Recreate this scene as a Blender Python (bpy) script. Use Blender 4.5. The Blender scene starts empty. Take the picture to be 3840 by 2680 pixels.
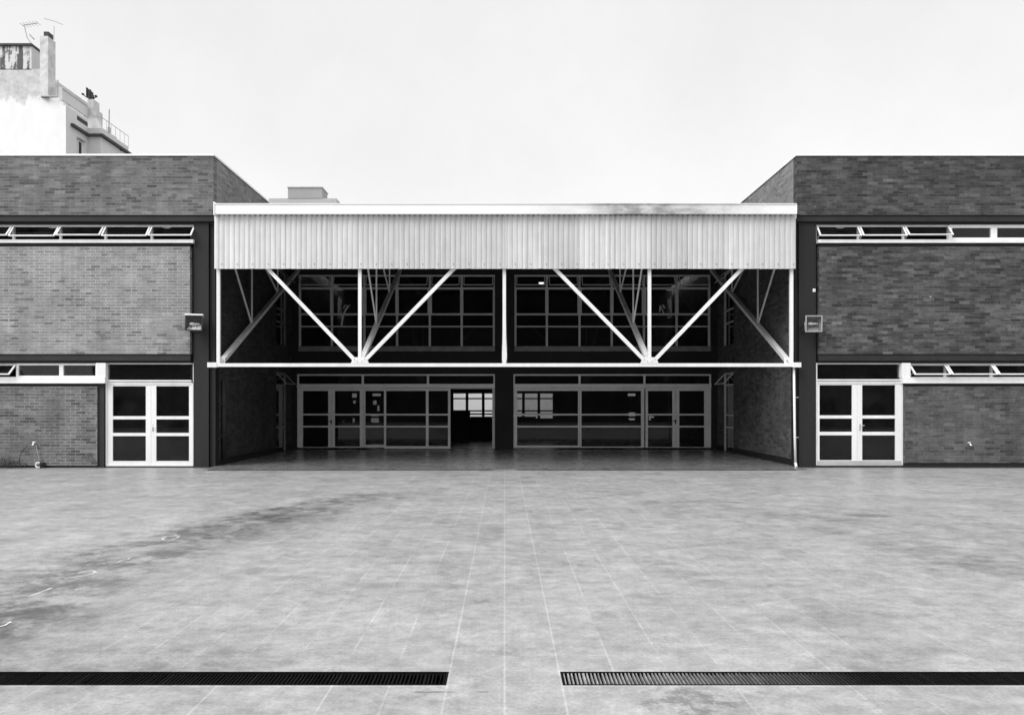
import bpy, math, random
from mathutils import Vector, Matrix

random.seed(7)
S = bpy.context.scene
COL = S.collection

# ------------------------------------------------------------------ camera
F = 3220.0                 # focal length in photograph pixels (photograph is 3840 wide)
CH = 1.596                 # eye height
cd = bpy.data.cameras.new('camera')
cd.sensor_width = 36
cd.lens = F/3840*36
cd.shift_x = 28/3840
cd.shift_y = 174/3840
cd.clip_end = 2000
cam = bpy.data.objects.new('camera', cd)
cam.location = (0, 0, CH)
cam.rotation_euler = (math.radians(90), 0, 0)
COL.objects.link(cam)
S.camera = cam

# ------------------------------------------------------------------ world and sun
SUN_EL, SUN_AZ = math.radians(43), math.radians(228)     # azimuth clockwise from +Y
W = bpy.data.worlds.new('World')
S.world = W
W.use_nodes = True
nt = W.node_tree
nt.nodes.clear()
out = nt.nodes.new('ShaderNodeOutputWorld')
sky = nt.nodes.new('ShaderNodeTexSky')
sky.sky_type = 'NISHITA'; sky.sun_disc = False
sky.sun_elevation = SUN_EL; sky.sun_rotation = SUN_AZ
bw = nt.nodes.new('ShaderNodeRGBToBW')
bg1 = nt.nodes.new('ShaderNodeBackground'); bg1.inputs[1].default_value = 0.05
bg2 = nt.nodes.new('ShaderNodeBackground'); bg2.inputs[1].default_value = 1.0
tc = nt.nodes.new('ShaderNodeTexCoord')
sp = nt.nodes.new('ShaderNodeSeparateXYZ')
rp = nt.nodes.new('ShaderNodeValToRGB')
e = rp.color_ramp.elements
e[0].position = 0.0; e[0].color = (.68,)*3+(1,)
e[1].position = 1.0; e[1].color = (1.75,)*3+(1,)
for p, v in ((0.10, .715), (0.3, .71), (0.42, .70), (0.62, .98)):
    k = rp.color_ramp.elements.new(p); k.color = (v,)*3+(1,)
nz = nt.nodes.new('ShaderNodeTexNoise'); nz.inputs['Scale'].default_value = 3.2; nz.inputs['Detail'].default_value = 9; nz.inputs['Roughness'].default_value = .65
mr = nt.nodes.new('ShaderNodeMapRange')
mr.inputs[1].default_value = .35; mr.inputs[2].default_value = .65; mr.inputs[3].default_value = .955; mr.inputs[4].default_value = 1.045
mm = nt.nodes.new('ShaderNodeMixRGB'); mm.blend_type = 'MULTIPLY'; mm.inputs[0].default_value = 1
ad = nt.nodes.new('ShaderNodeAddShader')
L = nt.links.new
L(sky.outputs[0], bw.inputs[0]); L(bw.outputs[0], bg1.inputs[0])
L(tc.outputs['Generated'], sp.inputs[0]); L(sp.outputs[2], rp.inputs[0])
L(tc.outputs['Generated'], nz.inputs['Vector']); L(nz.outputs[0], mr.inputs[0])
L(rp.outputs[0], mm.inputs[1]); L(mr.outputs[0], mm.inputs[2]); L(mm.outputs[0], bg2.inputs[0])
L(bg1.outputs[0], ad.inputs[0]); L(bg2.outputs[0], ad.inputs[1]); L(ad.outputs[0], out.inputs[0])

sd = bpy.data.lights.new('sun', 'SUN')
sd.energy = 2.25
sd.angle = math.radians(35)
sd.color = (1, 1, 1)
sun = bpy.data.objects.new('sun', sd)
dirv = Vector((math.sin(SUN_AZ)*math.cos(SUN_EL), math.cos(SUN_AZ)*math.cos(SUN_EL), math.sin(SUN_EL)))
sun.rotation_euler = dirv.to_track_quat('Z', 'Y').to_euler()
sun.location = dirv*50
COL.objects.link(sun)

vs = S.view_settings
vs.view_transform = 'Standard'; vs.look = 'None'; vs.gamma = 1; vs.use_curve_mapping = False
vs.exposure = 0.12

# ------------------------------------------------------------------ helpers
def px(x, Y): return (x-1892)*Y/F
def pz(y, Y): return CH-(y-1514)*Y/F
YF = 21.5
def fx(x): return px(x, YF)
def fz(y): return pz(y, YF)

class MB:
    def __init__(s): s.v = []; s.f = []; s.m = []; s.mi = 0
    def poly(s, pts):
        n = len(s.v); s.v += [tuple(p) for p in pts]; s.f.append(list(range(n, n+len(pts)))); s.m.append(s.mi); return s
    def box(s, x0, x1, y0, y1, z0, z1):
        if x0 > x1: x0, x1 = x1, x0
        if y0 > y1: y0, y1 = y1, y0
        if z0 > z1: z0, z1 = z1, z0
        n = len(s.v)
        s.v += [(x0,y0,z0),(x1,y0,z0),(x1,y1,z0),(x0,y1,z0),(x0,y0,z1),(x1,y0,z1),(x1,y1,z1),(x0,y1,z1)]
        for q in ((0,3,2,1),(4,5,6,7),(0,1,5,4),(1,2,6,5),(2,3,7,6),(3,0,4,7)):
            s.f.append([n+i for i in q]); s.m.append(s.mi)
        return s
    def bar(s, p, q, w, h=None, up=(0,1,0)):
        """rectangular bar from p to q; w across 'up x dir', h along the up side"""
        if h is None: h = w
        p = Vector(p); q = Vector(q); d = (q-p).normalized()
        u = Vector(up)
        if abs(d.dot(u)) > .97: u = Vector((1,0,0))
        a = d.cross(u).normalized(); b = a.cross(d).normalized()
        n = len(s.v)
        for c in (p, q):
            for i, j in ((-1,-1),(1,-1),(1,1),(-1,1)):
                s.v.append(tuple(c+a*(w/2*i)+b*(h/2*j)))
        for k in ((0,1,2,3),(7,6,5,4),(0,4,5,1),(1,5,6,2),(2,6,7,3),(3,7,4,0)):
            s.f.append([n+i for i in k]); s.m.append(s.mi)
        return s
    def tube(s, pts, r, seg=8, r2=None):
        pts = [Vector(p) for p in pts]; n0 = len(s.v); k = len(pts)
        for i, p in enumerate(pts):
            d = (pts[min(i+1,k-1)]-pts[max(i-1,0)]).normalized()
            u = Vector((0,0,1)) if abs(d.z) < .9 else Vector((1,0,0))
            a = d.cross(u).normalized(); b = a.cross(d).normalized()
            rr = r if r2 is None else r+(r2-r)*i/(k-1)
            for j in range(seg):
                t = 2*math.pi*j/seg
                s.v.append(tuple(p+a*(rr*math.cos(t))+b*(rr*math.sin(t))))
        for i in range(k-1):
            for j in range(seg):
                j2 = (j+1) % seg
                s.f.append([n0+i*seg+j, n0+i*seg+j2, n0+(i+1)*seg+j2, n0+(i+1)*seg+j]); s.m.append(s.mi)
        s.f.append([n0+j for j in range(seg)][::-1]); s.m.append(s.mi)
        s.f.append([n0+(k-1)*seg+j for j in range(seg)]); s.m.append(s.mi)
        return s
    def sphere(s, c, r, sc=(1,1,1), seg=12, rings=8):
        c = Vector(c); n0 = len(s.v)
        for i in range(rings+1):
            ph = math.pi*i/rings
            for j in range(seg):
                t = 2*math.pi*j/seg
                s.v.append((c.x+r*sc[0]*math.sin(ph)*math.cos(t), c.y+r*sc[1]*math.sin(ph)*math.sin(t), c.z+r*sc[2]*math.cos(ph)))
        for i in range(rings):
            for j in range(seg):
                j2 = (j+1) % seg
                s.f.append([n0+i*seg+j, n0+(i+1)*seg+j, n0+(i+1)*seg+j2, n0+i*seg+j2]); s.m.append(s.mi)
        return s
    def wall(s, axis, a0, a1, z0, z1, b0, b1, holes=()):
        """wall panel with rectangular holes. axis 'x': runs along X, thick in Y b0..b1; axis 'y': runs along Y, thick in X"""
        A = sorted({a0, a1, *[v for h in holes for v in h[:2] if a0 < v < a1]})
        Z = sorted({z0, z1, *[v for h in holes for v in h[2:] if z0 < v < z1]})
        def solid(i, j):
            if i < 0 or j < 0 or i >= len(A)-1 or j >= len(Z)-1: return False
            ca, cz = (A[i]+A[i+1])/2, (Z[j]+Z[j+1])/2
            return not any(h[0] < ca < h[1] and h[2] < cz < h[3] for h in holes)
        P = (lambda a, b, z: (a, b, z)) if axis == 'x' else (lambda a, b, z: (b, a, z))
        for i in range(len(A)-1):
            for j in range(len(Z)-1):
                if not solid(i, j): continue
                l, r, d, u = A[i], A[i+1], Z[j], Z[j+1]
                s.poly([P(l,b0,d),P(r,b0,d),P(r,b0,u),P(l,b0,u)])
                s.poly([P(l,b1,u),P(r,b1,u),P(r,b1,d),P(l,b1,d)])
                if not solid(i-1,j): s.poly([P(l,b0,d),P(l,b0,u),P(l,b1,u),P(l,b1,d)])
                if not solid(i+1,j): s.poly([P(r,b0,d),P(r,b1,d),P(r,b1,u),P(r,b0,u)])
                if not solid(i,j-1): s.poly([P(l,b0,d),P(l,b1,d),P(r,b1,d),P(r,b0,d)])
                if not solid(i,j+1): s.poly([P(l,b0,u),P(r,b0,u),P(r,b1,u),P(l,b1,u)])
        return s
    def build(s, name, mats, parent=None, smooth=False, bevel=0):
        me = bpy.data.meshes.new(name)
        org = parent.matrix_world.translation.copy() if parent else Vector((0,0,0))
        if parent is None and s.v:
            xs = [v[0] for v in s.v]; ys = [v[1] for v in s.v]; zs = [v[2] for v in s.v]
            org = Vector(((min(xs)+max(xs))/2, (min(ys)+max(ys))/2, min(zs)))
        me.from_pydata([tuple(Vector(v)-org) for v in s.v], [], s.f)
        if not isinstance(mats, (list, tuple)): mats = [mats]
        for m in mats: me.materials.append(m)
        me.polygons.foreach_set('material_index', s.m)
        if smooth: me.polygons.foreach_set('use_smooth', [True]*len(s.f))
        me.validate(); me.update()
        import bmesh
        bm = bmesh.new(); bm.from_mesh(me)
        bmesh.ops.recalc_face_normals(bm, faces=bm.faces)
        bm.to_mesh(me); bm.free()
        o = bpy.data.objects.new(name, me); COL.objects.link(o)
        if parent:
            o.parent = parent
            # parents here are unrotated; keep world placement at identity offset
            o.matrix_world = Matrix.Translation(org)
            o.location = (0, 0, 0)
        else:
            o.location = org
            o.matrix_world = Matrix.Translation(org)
        if bevel:
            b = o.modifiers.new('bevel', 'BEVEL'); b.width = bevel; b.segments = 1; b.limit_method = 'ANGLE'
        return o

def tag(o, label, cat, group=None, kind=None):
    if label: o['label'] = label
    if cat: o['category'] = cat
    if group: o['group'] = group
    if kind: o['kind'] = kind
    return o
def struct(o, label=None):
    o['kind'] = 'structure'
    if label: o['label'] = label
    return o
def thing(name, label, cat, loc, group=None):
    o = bpy.data.objects.new(name, None); COL.objects.link(o)
    o.location = loc; o.matrix_world = Matrix.Translation(Vector(loc)); o.empty_display_size = .3
    return tag(o, label, cat, group)

# ------------------------------------------------------------------ materials
def mat(name): 
    m = bpy.data.materials.new(name); m.use_nodes = True
    n = m.node_tree.nodes; b = n['Principled BSDF']
    return m, m.node_tree, b
def N(t, typ, **kw):
    n = t.nodes.new(typ)
    for k, v in kw.items(): setattr(n, k, v)
    return n
def math_(t, op, a, b=None, c=None, clamp=False):
    n = t.nodes.new('ShaderNodeMath'); n.operation = op; n.use_clamp = clamp
    for i, v in enumerate((a, b, c)):
        if v is None: continue
        if isinstance(v, (int, float)): n.inputs[i].default_value = v
        else: t.links.new(v, n.inputs[i])
    return n.outputs[0]
def maprange(t, v, a, b, c, d, smooth=False):
    n = t.nodes.new('ShaderNodeMapRange')
    if smooth: n.interpolation_type = 'SMOOTHSTEP'
    t.links.new(v, n.inputs[0])
    for i, q in enumerate((a, b, c, d)): n.inputs[i+1].default_value = q
    return n.outputs[0]
def noise(t, vec, scale, detail=4, rough=.55, dist=0):
    n = t.nodes.new('ShaderNodeTexNoise'); t.links.new(vec, n.inputs['Vector'])
    n.inputs['Scale'].default_value = scale; n.inputs['Detail'].default_value = detail
    n.inputs['Roughness'].default_value = rough; n.inputs['Distortion'].default_value = dist
    return n.outputs[0]
def pos(t):
    g = t.nodes.new('ShaderNodeNewGeometry'); return g
def combine(t, a, b, c=0.0):
    n = t.nodes.new('ShaderNodeCombineXYZ')
    for i, v in enumerate((a, b, c)):
        if isinstance(v, (int, float)): n.inputs[i].default_value = v
        else: t.links.new(v, n.inputs[i])
    return n.outputs[0]
def bump(t, b, h, strength, dist):
    n = t.nodes.new('ShaderNodeBump'); n.inputs['Strength'].default_value = strength; n.inputs['Distance'].default_value = dist
    t.links.new(h, n.inputs['Height']); t.links.new(n.outputs[0], b.inputs['Normal'])

def plain(name, v, rough=.6, var=.12, scale=3, spec=.4, bumpy=0, streak=False, metal=0):
    m, t, b = mat(name)
    g = pos(t)
    vec = g.outputs['Position']
    if streak:
        s_ = N(t, 'ShaderNodeVectorMath', operation='MULTIPLY'); t.links.new(vec, s_.inputs[0]); s_.inputs[1].default_value = (1, 1, .12)
        vec = s_.outputs[0]
    n1 = noise(t, vec, scale, 6, .6)
    n2 = noise(t, g.outputs['Position'], scale*7, 3, .6)
    f = math_(t, 'ADD', maprange(t, n1, .3, .7, 1-var, 1+var), maprange(t, n2, .3, .7, -var*.4, var*.4))
    t.links.new(math_(t, 'MULTIPLY', f, v), b.inputs['Base Color'])
    b.inputs['Roughness'].default_value = rough; b.inputs['Specular IOR Level'].default_value = spec
    b.inputs['Metallic'].default_value = metal
    if bumpy: bump(t, b, n2, bumpy, .01)
    return m

def brick(name, base, spread, mortar, dark=.15, seed=0., mort_w=.007, patch=.2, light=.1, soft=.0):
    """running-bond facing brick, tone picked per brick, weathering in broad patches"""
    m, t, b = mat(name)
    g = pos(t)
    s3 = N(t, 'ShaderNodeSeparateXYZ'); t.links.new(g.outputs['Position'], s3.inputs[0])
    sn = N(t, 'ShaderNodeSeparateXYZ'); t.links.new(g.outputs['True Normal'], sn.inputs[0])
    side = math_(t, 'GREATER_THAN', math_(t, 'ABSOLUTE', sn.outputs[0]), .5)
    u = math_(t, 'ADD', math_(t, 'MULTIPLY', s3.outputs[0], math_(t, 'SUBTRACT', 1, side)), math_(t, 'MULTIPLY', s3.outputs[1], side))
    z = s3.outputs[2]
    bw_, bh = .256, .0745
    row = math_(t, 'FLOOR', math_(t, 'DIVIDE', z, bh))
    odd = math_(t, 'MULTIPLY', math_(t, 'FRACT', math_(t, 'MULTIPLY', row, .5)), 2)
    uu = math_(t, 'ADD', math_(t, 'DIVIDE', u, bw_), math_(t, 'MULTIPLY', odd, .5))
    # slightly uneven joints
    wob = noise(t, combine(t, u, z), 9, 2)
    uu = math_(t, 'ADD', uu, maprange(t, wob, .3, .7, -.035, .035))
    col = math_(t, 'FLOOR', uu)
    fu = math_(t, 'FRACT', uu); fv = math_(t, 'FRACT', math_(t, 'DIVIDE', z, bh))
    wn = N(t, 'ShaderNodeTexWhiteNoise', noise_dimensions='3D')
    t.links.new(combine(t, col, row, seed), wn.inputs[0])
    rnd = wn.outputs[0]
    wn2 = N(t, 'ShaderNodeTexWhiteNoise', noise_dimensions='3D')
    t.links.new(combine(t, col, row, seed+11.3), wn2.inputs[0])
    # mortar mask
    def edge(f, size, w):
        d = math_(t, 'MULTIPLY', math_(t, 'MINIMUM', f, math_(t, 'SUBTRACT', 1, f)), size)
        return maprange(t, d, w*.35, w*1.0, 1, 0, True)
    mo = math_(t, 'MAXIMUM', edge(fu, bw_, mort_w), edge(fv, bh, mort_w))
    # patches of darker bricks cluster together
    big = noise(t, combine(t, u, math_(t, 'MULTIPLY', z, 1.6), seed), .9, 5, .6)
    darkp = math_(t, 'GREATER_THAN', math_(t, 'ADD', rnd, maprange(t, big, .35, .65, -.28, .22)), 1-dark)
    tone = maprange(t, wn2.outputs[0], 0, 1, 1-spread, 1+spread)
    tone = math_(t, 'MULTIPLY', tone, math_(t, 'SUBTRACT', 1, math_(t, 'MULTIPLY', darkp, .36)))
    lightp = math_(t, 'LESS_THAN', rnd, light)
    tone = math_(t, 'MULTIPLY', tone, math_(t, 'ADD', 1, math_(t, 'MULTIPLY', lightp, .22)))
    pt = maprange(t, noise(t, combine(t, u, z, seed+3), .9, 9, .72), .37, .63, 1-patch, 1+patch)
    drip = maprange(t, noise(t, combine(t, math_(t, 'MULTIPLY', u, 3.2), math_(t, 'MULTIPLY', z, .35), seed+5), 1.0, 6, .7), .38, .62, .90, 1.08)
    pt = math_(t, 'MULTIPLY', pt, drip)
    fine = maprange(t, noise(t, g.outputs['Position'], 26, 5, .8), .36, .64, .80, 1.18)
    run = maprange(t, noise(t, combine(t, math_(t, 'MULTIPLY', u, 2.2), math_(t, 'MULTIPLY', z, 9), seed), 1.0, 8, .75), .38, .62, 1-spread, 1+spread)
    tone = math_(t, 'MULTIPLY', tone, run)
    bc = math_(t, 'MULTIPLY', math_(t, 'MULTIPLY', tone, base), fine)
    mc = math_(t, 'MULTIPLY', fine, mortar)
    mx = N(t, 'ShaderNodeMix'); mx.data_type = 'FLOAT'
    mfade = maprange(t, noise(t, combine(t, u, z, seed+9), 1.3, 4), .38, .62, .2, 1.0)
    t.links.new(math_(t, 'MULTIPLY', mo, mfade), mx.inputs[0]); t.links.new(bc, mx.inputs[2]); t.links.new(mc, mx.inputs[3])
    t.links.new(math_(t, 'MULTIPLY', mx.outputs[0], pt), b.inputs['Base Color'])
    b.inputs['Roughness'].default_value = .85; b.inputs['Specular IOR Level'].default_value = .25
    bump(t, b, math_(t, 'SUBTRACT', math_(t, 'MULTIPLY', fine, .3), mo), .35, .006)
    return m

def glass(name, tint=.75, rough=.02, ior=1.42):
    m, t, b = mat(name)
    t.nodes.remove(b)
    o = t.nodes['Material Output']
    tr = N(t, 'ShaderNodeBsdfTransparent'); tr.inputs[0].default_value = (tint,)*3+(1,)
    gl = N(t, 'ShaderNodeBsdfGlossy'); gl.inputs['Roughness'].default_value = rough
    g = pos(t)
    dt = N(t, 'ShaderNodeVectorMath', operation='DOT_PRODUCT'); t.links.new(g.outputs['Normal'], dt.inputs[0]); t.links.new(g.outputs['Incoming'], dt.inputs[1])
    f0 = ((ior-1)/(ior+1))**2
    cs = math_(t, 'POWER', math_(t, 'SUBTRACT', 1, math_(t, 'ABSOLUTE', dt.outputs['Value']), clamp=True), 5)
    fr_ = math_(t, 'ADD', math_(t, 'MULTIPLY', cs, 1-f0), f0)
    mx = N(t, 'ShaderNodeMixShader')
    t.links.new(fr_, mx.inputs[0]); t.links.new(tr.outputs[0], mx.inputs[1]); t.links.new(gl.outputs[0], mx.inputs[2])
    df = N(t, 'ShaderNodeBsdfDiffuse'); df.inputs[0].default_value = (.55,)*3+(1,)
    dn = noise(t, g.outputs['Position'], 1.6, 7, .7, .3)
    m2 = N(t, 'ShaderNodeMixShader'); t.links.new(maprange(t, dn, .35, .65, .001, .012), m2.inputs[0])
    t.links.new(mx.outputs[0], m2.inputs[1]); t.links.new(df.outputs[0], m2.inputs[2])
    t.links.new(m2.outputs[0], o.inputs[0])
    return m
def emit(name, v):
    m, t, b = mat(name)
    b.inputs['Base Color'].default_value = (.8,)*3+(1,)
    b.inputs['Emission Color'].default_value = (1, 1, 1, 1); b.inputs['Emission Strength'].default_value = v
    return m

def ground_mat(name, base, wet=1.0, rough=.36):
    m, t, b = mat(name)
    g = pos(t)
    s3 = N(t, 'ShaderNodeSeparateXYZ'); t.links.new(g.outputs['Position'], s3.inputs[0])
    X, Y = s3.outputs[0], s3.outputs[1]
    P = g.outputs['Position']
    def mul(a, b_): return math_(t, 'MULTIPLY', a, b_)
    Ps = combine(t, X, mul(Y, 1.25), 1.7)
    n_big = noise(t, P, .30, 4, .6, .1)
    n_mid = noise(t, Ps, 1.5, 12, .78, .1)
    n_fine = noise(t, P, 5.5, 10, .82)
    n_grit = noise(t, P, 45, 4, .8)
    c = maprange(t, n_big, .3, .7, .93, 1.06)
    c = mul(c, maprange(t, n_mid, .36, .64, .83, 1.14))
    c = mul(c, maprange(t, n_fine, .38, .62, .76, 1.22))
    c = mul(c, maprange(t, n_grit, .36, .64, .84, 1.16))
    # pale scuffs
    sc_ = noise(t, combine(t, X, Y, 8.0), 1.7, 8, .72, .2)
    c = math_(t, 'ADD', c, mul(maprange(t, sc_, .54, .66, 0, 1, True), .18))
    # pale mortar edge round the grates
    for y_ in (4.866, 5.135):
        e_ = maprange(t, math_(t, 'ABSOLUTE', math_(t, 'SUBTRACT', Y, y_)), .004, .014, 1, 0, True)
        e_ = mul(e_, maprange(t, math_(t, 'ABSOLUTE', X), .30, .34, 0, 1))
        c = math_(t, 'ADD', c, mul(e_, mul(n_fine, .45)))
    # scattered soft dark smudges
    sm = noise(t, combine(t, X, mul(Y, .8), 4.0), 1.5, 9, .75, .2)
    c = mul(c, math_(t, 'SUBTRACT', 1, mul(maprange(t, sm, .55, .64, 0, 1, True), .22)))
    # tiles: .326 wide, 1.31 long, a tone each and pale joints worn to fragments
    tw, tl = .326, 1.31
    tu = math_(t, 'DIVIDE', X, tw); tv = math_(t, 'DIVIDE', math_(t, 'SUBTRACT', Y, 5.46), tl)
    wn = N(t, 'ShaderNodeTexWhiteNoise', noise_dimensions='2D')
    t.links.new(combine(t, math_(t, 'FLOOR', tu), math_(t, 'FLOOR', tv)), wn.inputs[0])
    c = mul(c, maprange(t, wn.outputs[0], 0, 1, .95, 1.045))
    du = mul(math_(t, 'ABSOLUTE', math_(t, 'SUBTRACT', math_(t, 'FRACT', math_(t, 'ADD', tu, .5)), .5)), tw)
    dv = mul(math_(t, 'ABSOLUTE', math_(t, 'SUBTRACT', math_(t, 'FRACT', math_(t, 'ADD', tv, .5)), .5)), tl)
    wob = maprange(t, noise(t, P, 20, 2), .3, .7, -.002, .002)
    lu = maprange(t, math_(t, 'ADD', du, wob), .003, .0085, 1, 0, True)
    lv = maprange(t, math_(t, 'ADD', dv, wob), .003, .010, 1, 0, True)
    ln = noise(t, combine(t, mul(X, 2.2), mul(Y, .9), 2.0), 1.0, 4, .6)
    wear = maprange(t, ln, .40, .60, .06, 1, True)
    # joints near the middle are continuous
    mid = maprange(t, math_(t, 'ABSOLUTE', X), .35, .6, .8, 0, True)
    lefts = mul(maprange(t, X, -3.4, -1.5, .8, 0, True), maprange(t, Y, 7.4, 8.4, 1, 0, True))
    wear_u = math_(t, 'MAXIMUM', math_(t, 'MAXIMUM', mid, lefts), wear)
    cut = math_(t, 'GREATER_THAN', n_mid, .36)
    edgeX = maprange(t, math_(t, 'ABSOLUTE', X), 1.2, 4.0, .30, .17)
    c = math_(t, 'ADD', c, mul(mul(mul(lu, wear_u), cut), edgeX))
    c = math_(t, 'ADD', c, mul(mul(lv, wear), .13))
    # worn dark arc, the round track swept across the left of the yard
    rr = math_(t, 'SQRT', math_(t, 'ADD', math_(t, 'POWER', math_(t, 'SUBTRACT', X, 11.7), 2), math_(t, 'POWER', math_(t, 'SUBTRACT', Y, 8.0), 2)))
    dd = math_(t, 'SUBTRACT', rr, 15.6)
    dd = math_(t, 'ADD', dd, maprange(t, n_mid, .36, .64, -.45, .45))
    arc = mul(maprange(t, math_(t, 'ABSOLUTE', dd),   .15, 1.15, 1, 0, True), maprange(t, Y, 14.0, 16.5, 1, 0, True))
    arcn = maprange(t, noise(t, P, 1.9, 12, .8, .1), .44, .57, .10, 1, True)
    arc = mul(arc, arcn)
    c = mul(c, math_(t, 'SUBTRACT', 1, mul(arc, .60)))
    def blob(cx, cy, rx, ry, lo=.42, hi=.62, sc=2.0, k=.4):
        nonlocal c
        a = math_(t, 'POWER', math_(t, 'DIVIDE', math_(t, 'SUBTRACT', X, cx), rx), 2)
        d = math_(t, 'POWER', math_(t, 'DIVIDE', math_(t, 'SUBTRACT', Y, cy), ry), 2)
        f = maprange(t, math_(t, 'SQRT', math_(t, 'ADD', a, d)), .45, 1, 1, 0, True)
        n = maprange(t, noise(t, combine(t, X, Y, cx), sc*1.4, 9, .75, .2), lo, hi, 0, 1, True)
        c = mul(c, math_(t, 'SUBTRACT', 1, mul(mul(f, n), k)))
        return mul(f, n)
    blob(4.9, 11.8, 2.4, 2.0, .42, .6, 1.4, .26)
    blob(5.3, 9.0, 1.8, 2.2, .42, .6, 1.6, .30); blob(-3.3, 11.4, 1.3, 1.6, .42, .56, 2.0, .35); blob(3.2, 13.6, 1.6, 1.2, .44, .6, 1.8, .25)
    blob(5.2, 12.3, .45, .28, .2, .5, 3, .40)
    blob(1.0, 4.62, .42, .33, .45, .58, 5.5, .45)
    blob(-2.3, 5.35, 1.3, .5, .42, .6, 2.2, .28)
    blob(-3.6, 6.3, .9, .8, .40, .6, 2.0, .34)
    blob(-3.1, 12.6, 1.0, 1.2, .40, .58, 1.6, .30)
    blob(-.40, 4.765, .16, .02, .42, .5, 12, .5); blob(-.12, 4.765, .05, .015, .2, .4, 9, .5)
    blob(-.15, 10.6, .22, .9, .35, .55, 2.5, .25)
    # grime where the paving meets the walls
    wl = mul(maprange(t, Y, 20.9, 21.5, 0, 1, True), maprange(t, math_(t, 'ABSOLUTE', X), 7.2, 7.4, 0, 1))
    c = mul(c, math_(t, 'SUBTRACT', 1, mul(mul(wl, maprange(t, n_fine, .4, .6, .2, 1)), .55)))
    c = mul(c, base)
    c = math_(t, 'MINIMUM', c, .7)
    t.links.new(c, b.inputs['Base Color'])
    r = maprange(t, n_mid, .3, .7, rough-.07, rough+.12)
    t.links.new(math_(t, 'SUBTRACT', r, mul(arc, .06)), b.inputs['Roughness'])
    b.inputs['Specular IOR Level'].default_value = .5*wet
    bump(t, b, math_(t, 'ADD', n_fine, mul(lu, -.5)), .10, .006)
    return m

def cladding_mat():
    m, t, b = mat('cladding_paint')
    g = pos(t)
    s3 = N(t, 'ShaderNodeSeparateXYZ'); t.links.new(g.outputs['Position'], s3.inputs[0])
    X, Z = s3.outputs[0], s3.outputs[2]
    sheet = math_(t, 'FLOOR', math_(t, 'DIVIDE', X, .905))
    wn = N(t, 'ShaderNodeTexWhiteNoise', noise_dimensions='1D'); t.links.new(sheet, wn.inputs['W'])
    c = maprange(t, wn.outputs[0], 0, 1, .86, 1.06)
    rib = N(t, 'ShaderNodeTexWhiteNoise', noise_dimensions='1D'); t.links.new(math_(t, 'FLOOR', math_(t, 'DIVIDE', X, .1289)), rib.inputs['W'])
    c = math_(t, 'MULTIPLY', c, maprange(t, rib.outputs[0], 0, 1, .94, 1.04))
    st = noise(t, combine(t, math_(t, 'MULTIPLY', X, 7), math_(t, 'MULTIPLY', Z, .5)), 1, 5, .7)
    c = math_(t, 'MULTIPLY', c, maprange(t, st, .36, .64, .88, 1.08))
    lap = math_(t, 'LESS_THAN', math_(t, 'FRACT', math_(t, 'DIVIDE', X, .905)), .018)
    c = math_(t, 'MULTIPLY', c, math_(t, 'SUBTRACT', 1, math_(t, 'MULTIPLY', lap, .3)))
    c = math_(t, 'MULTIPLY', c, maprange(t, noise(t, g.outputs['Position'], 2.5, 5, .6), .3, .7, .95, 1.04))
    c = math_(t, 'MULTIPLY', c, maprange(t, X, -7, 7, .645, .575))
    t.links.new(c, b.inputs['Base Color']); b.inputs['Roughness'].default_value = .5
    return m
def gutter_mat():
    m, t, b = mat('gutter_paint')
    g = pos(t)
    s3 = N(t, 'ShaderNodeSeparateXYZ'); t.links.new(g.outputs['Position'], s3.inputs[0])
    X = s3.outputs[0]
    n = noise(t, combine(t, X, math_(t, 'MULTIPLY', s3.outputs[2], 2.5)), 1.5, 6, .65)
    band = math_(t, 'MULTIPLY', maprange(t, X, -.6, 2.3, 0, 1, True), maprange(t, X, 5.2, 6.9, 1, .3, True))
    core = math_(t, 'MULTIPLY', maprange(t, X, 1.9, 2.8, .35, 1, True), maprange(t, X, 3.9, 6.0, 1, .45, True))
    hole = math_(t, 'MULTIPLY', math_(t, 'MULTIPLY', band, core), maprange(t, n, .38, .60, .5, 1, True))
    c = math_(t, 'SUBTRACT', .88, math_(t, 'MULTIPLY', hole, .60))
    c = math_(t, 'MULTIPLY', c, maprange(t, noise(t, g.outputs['Position'], 3, 4), .3, .7, .97, 1.02))
    t.links.new(c, b.inputs['Base Color']); b.inputs['Roughness'].default_value = .45
    return m
def plaster_mat(name, base, zline=None, grey=.35, side=1.0):
    m, t, b = mat(name)
    g = pos(t)
    s3 = N(t, 'ShaderNodeSeparateXYZ'); t.links.new(g.outputs['Position'], s3.inputs[0])
    n = noise(t, combine(t, math_(t, 'MULTIPLY', s3.outputs[0], 1), s3.outputs[1], math_(t, 'MULTIPLY', s3.outputs[2], .45)), .9, 6, .65)
    c = maprange(t, n, .3, .7, base*.93, base*1.04)
    if zline:
        zz = math_(t, 'ADD', s3.outputs[2], maprange(t, n, .3, .7, -.8, .8))
        f = maprange(t, zz, zline-.25, zline+.35, 0, 1, True)
        gv = maprange(t, noise(t, g.outputs['Position'], 1.4, 6, .7), .3, .7, grey*.75, grey*1.3)
        mx = N(t, 'ShaderNodeMix'); mx.data_type = 'FLOAT'
        t.links.new(f, mx.inputs[0]); t.links.new(c, mx.inputs[2]); t.links.new(gv, mx.inputs[3]); c = mx.outputs[0]
    t.links.new(c, b.inputs['Base Color']); b.inputs['Roughness'].default_value = .9; b.inputs['Specular IOR Level'].default_value = .2
    return m
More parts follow.
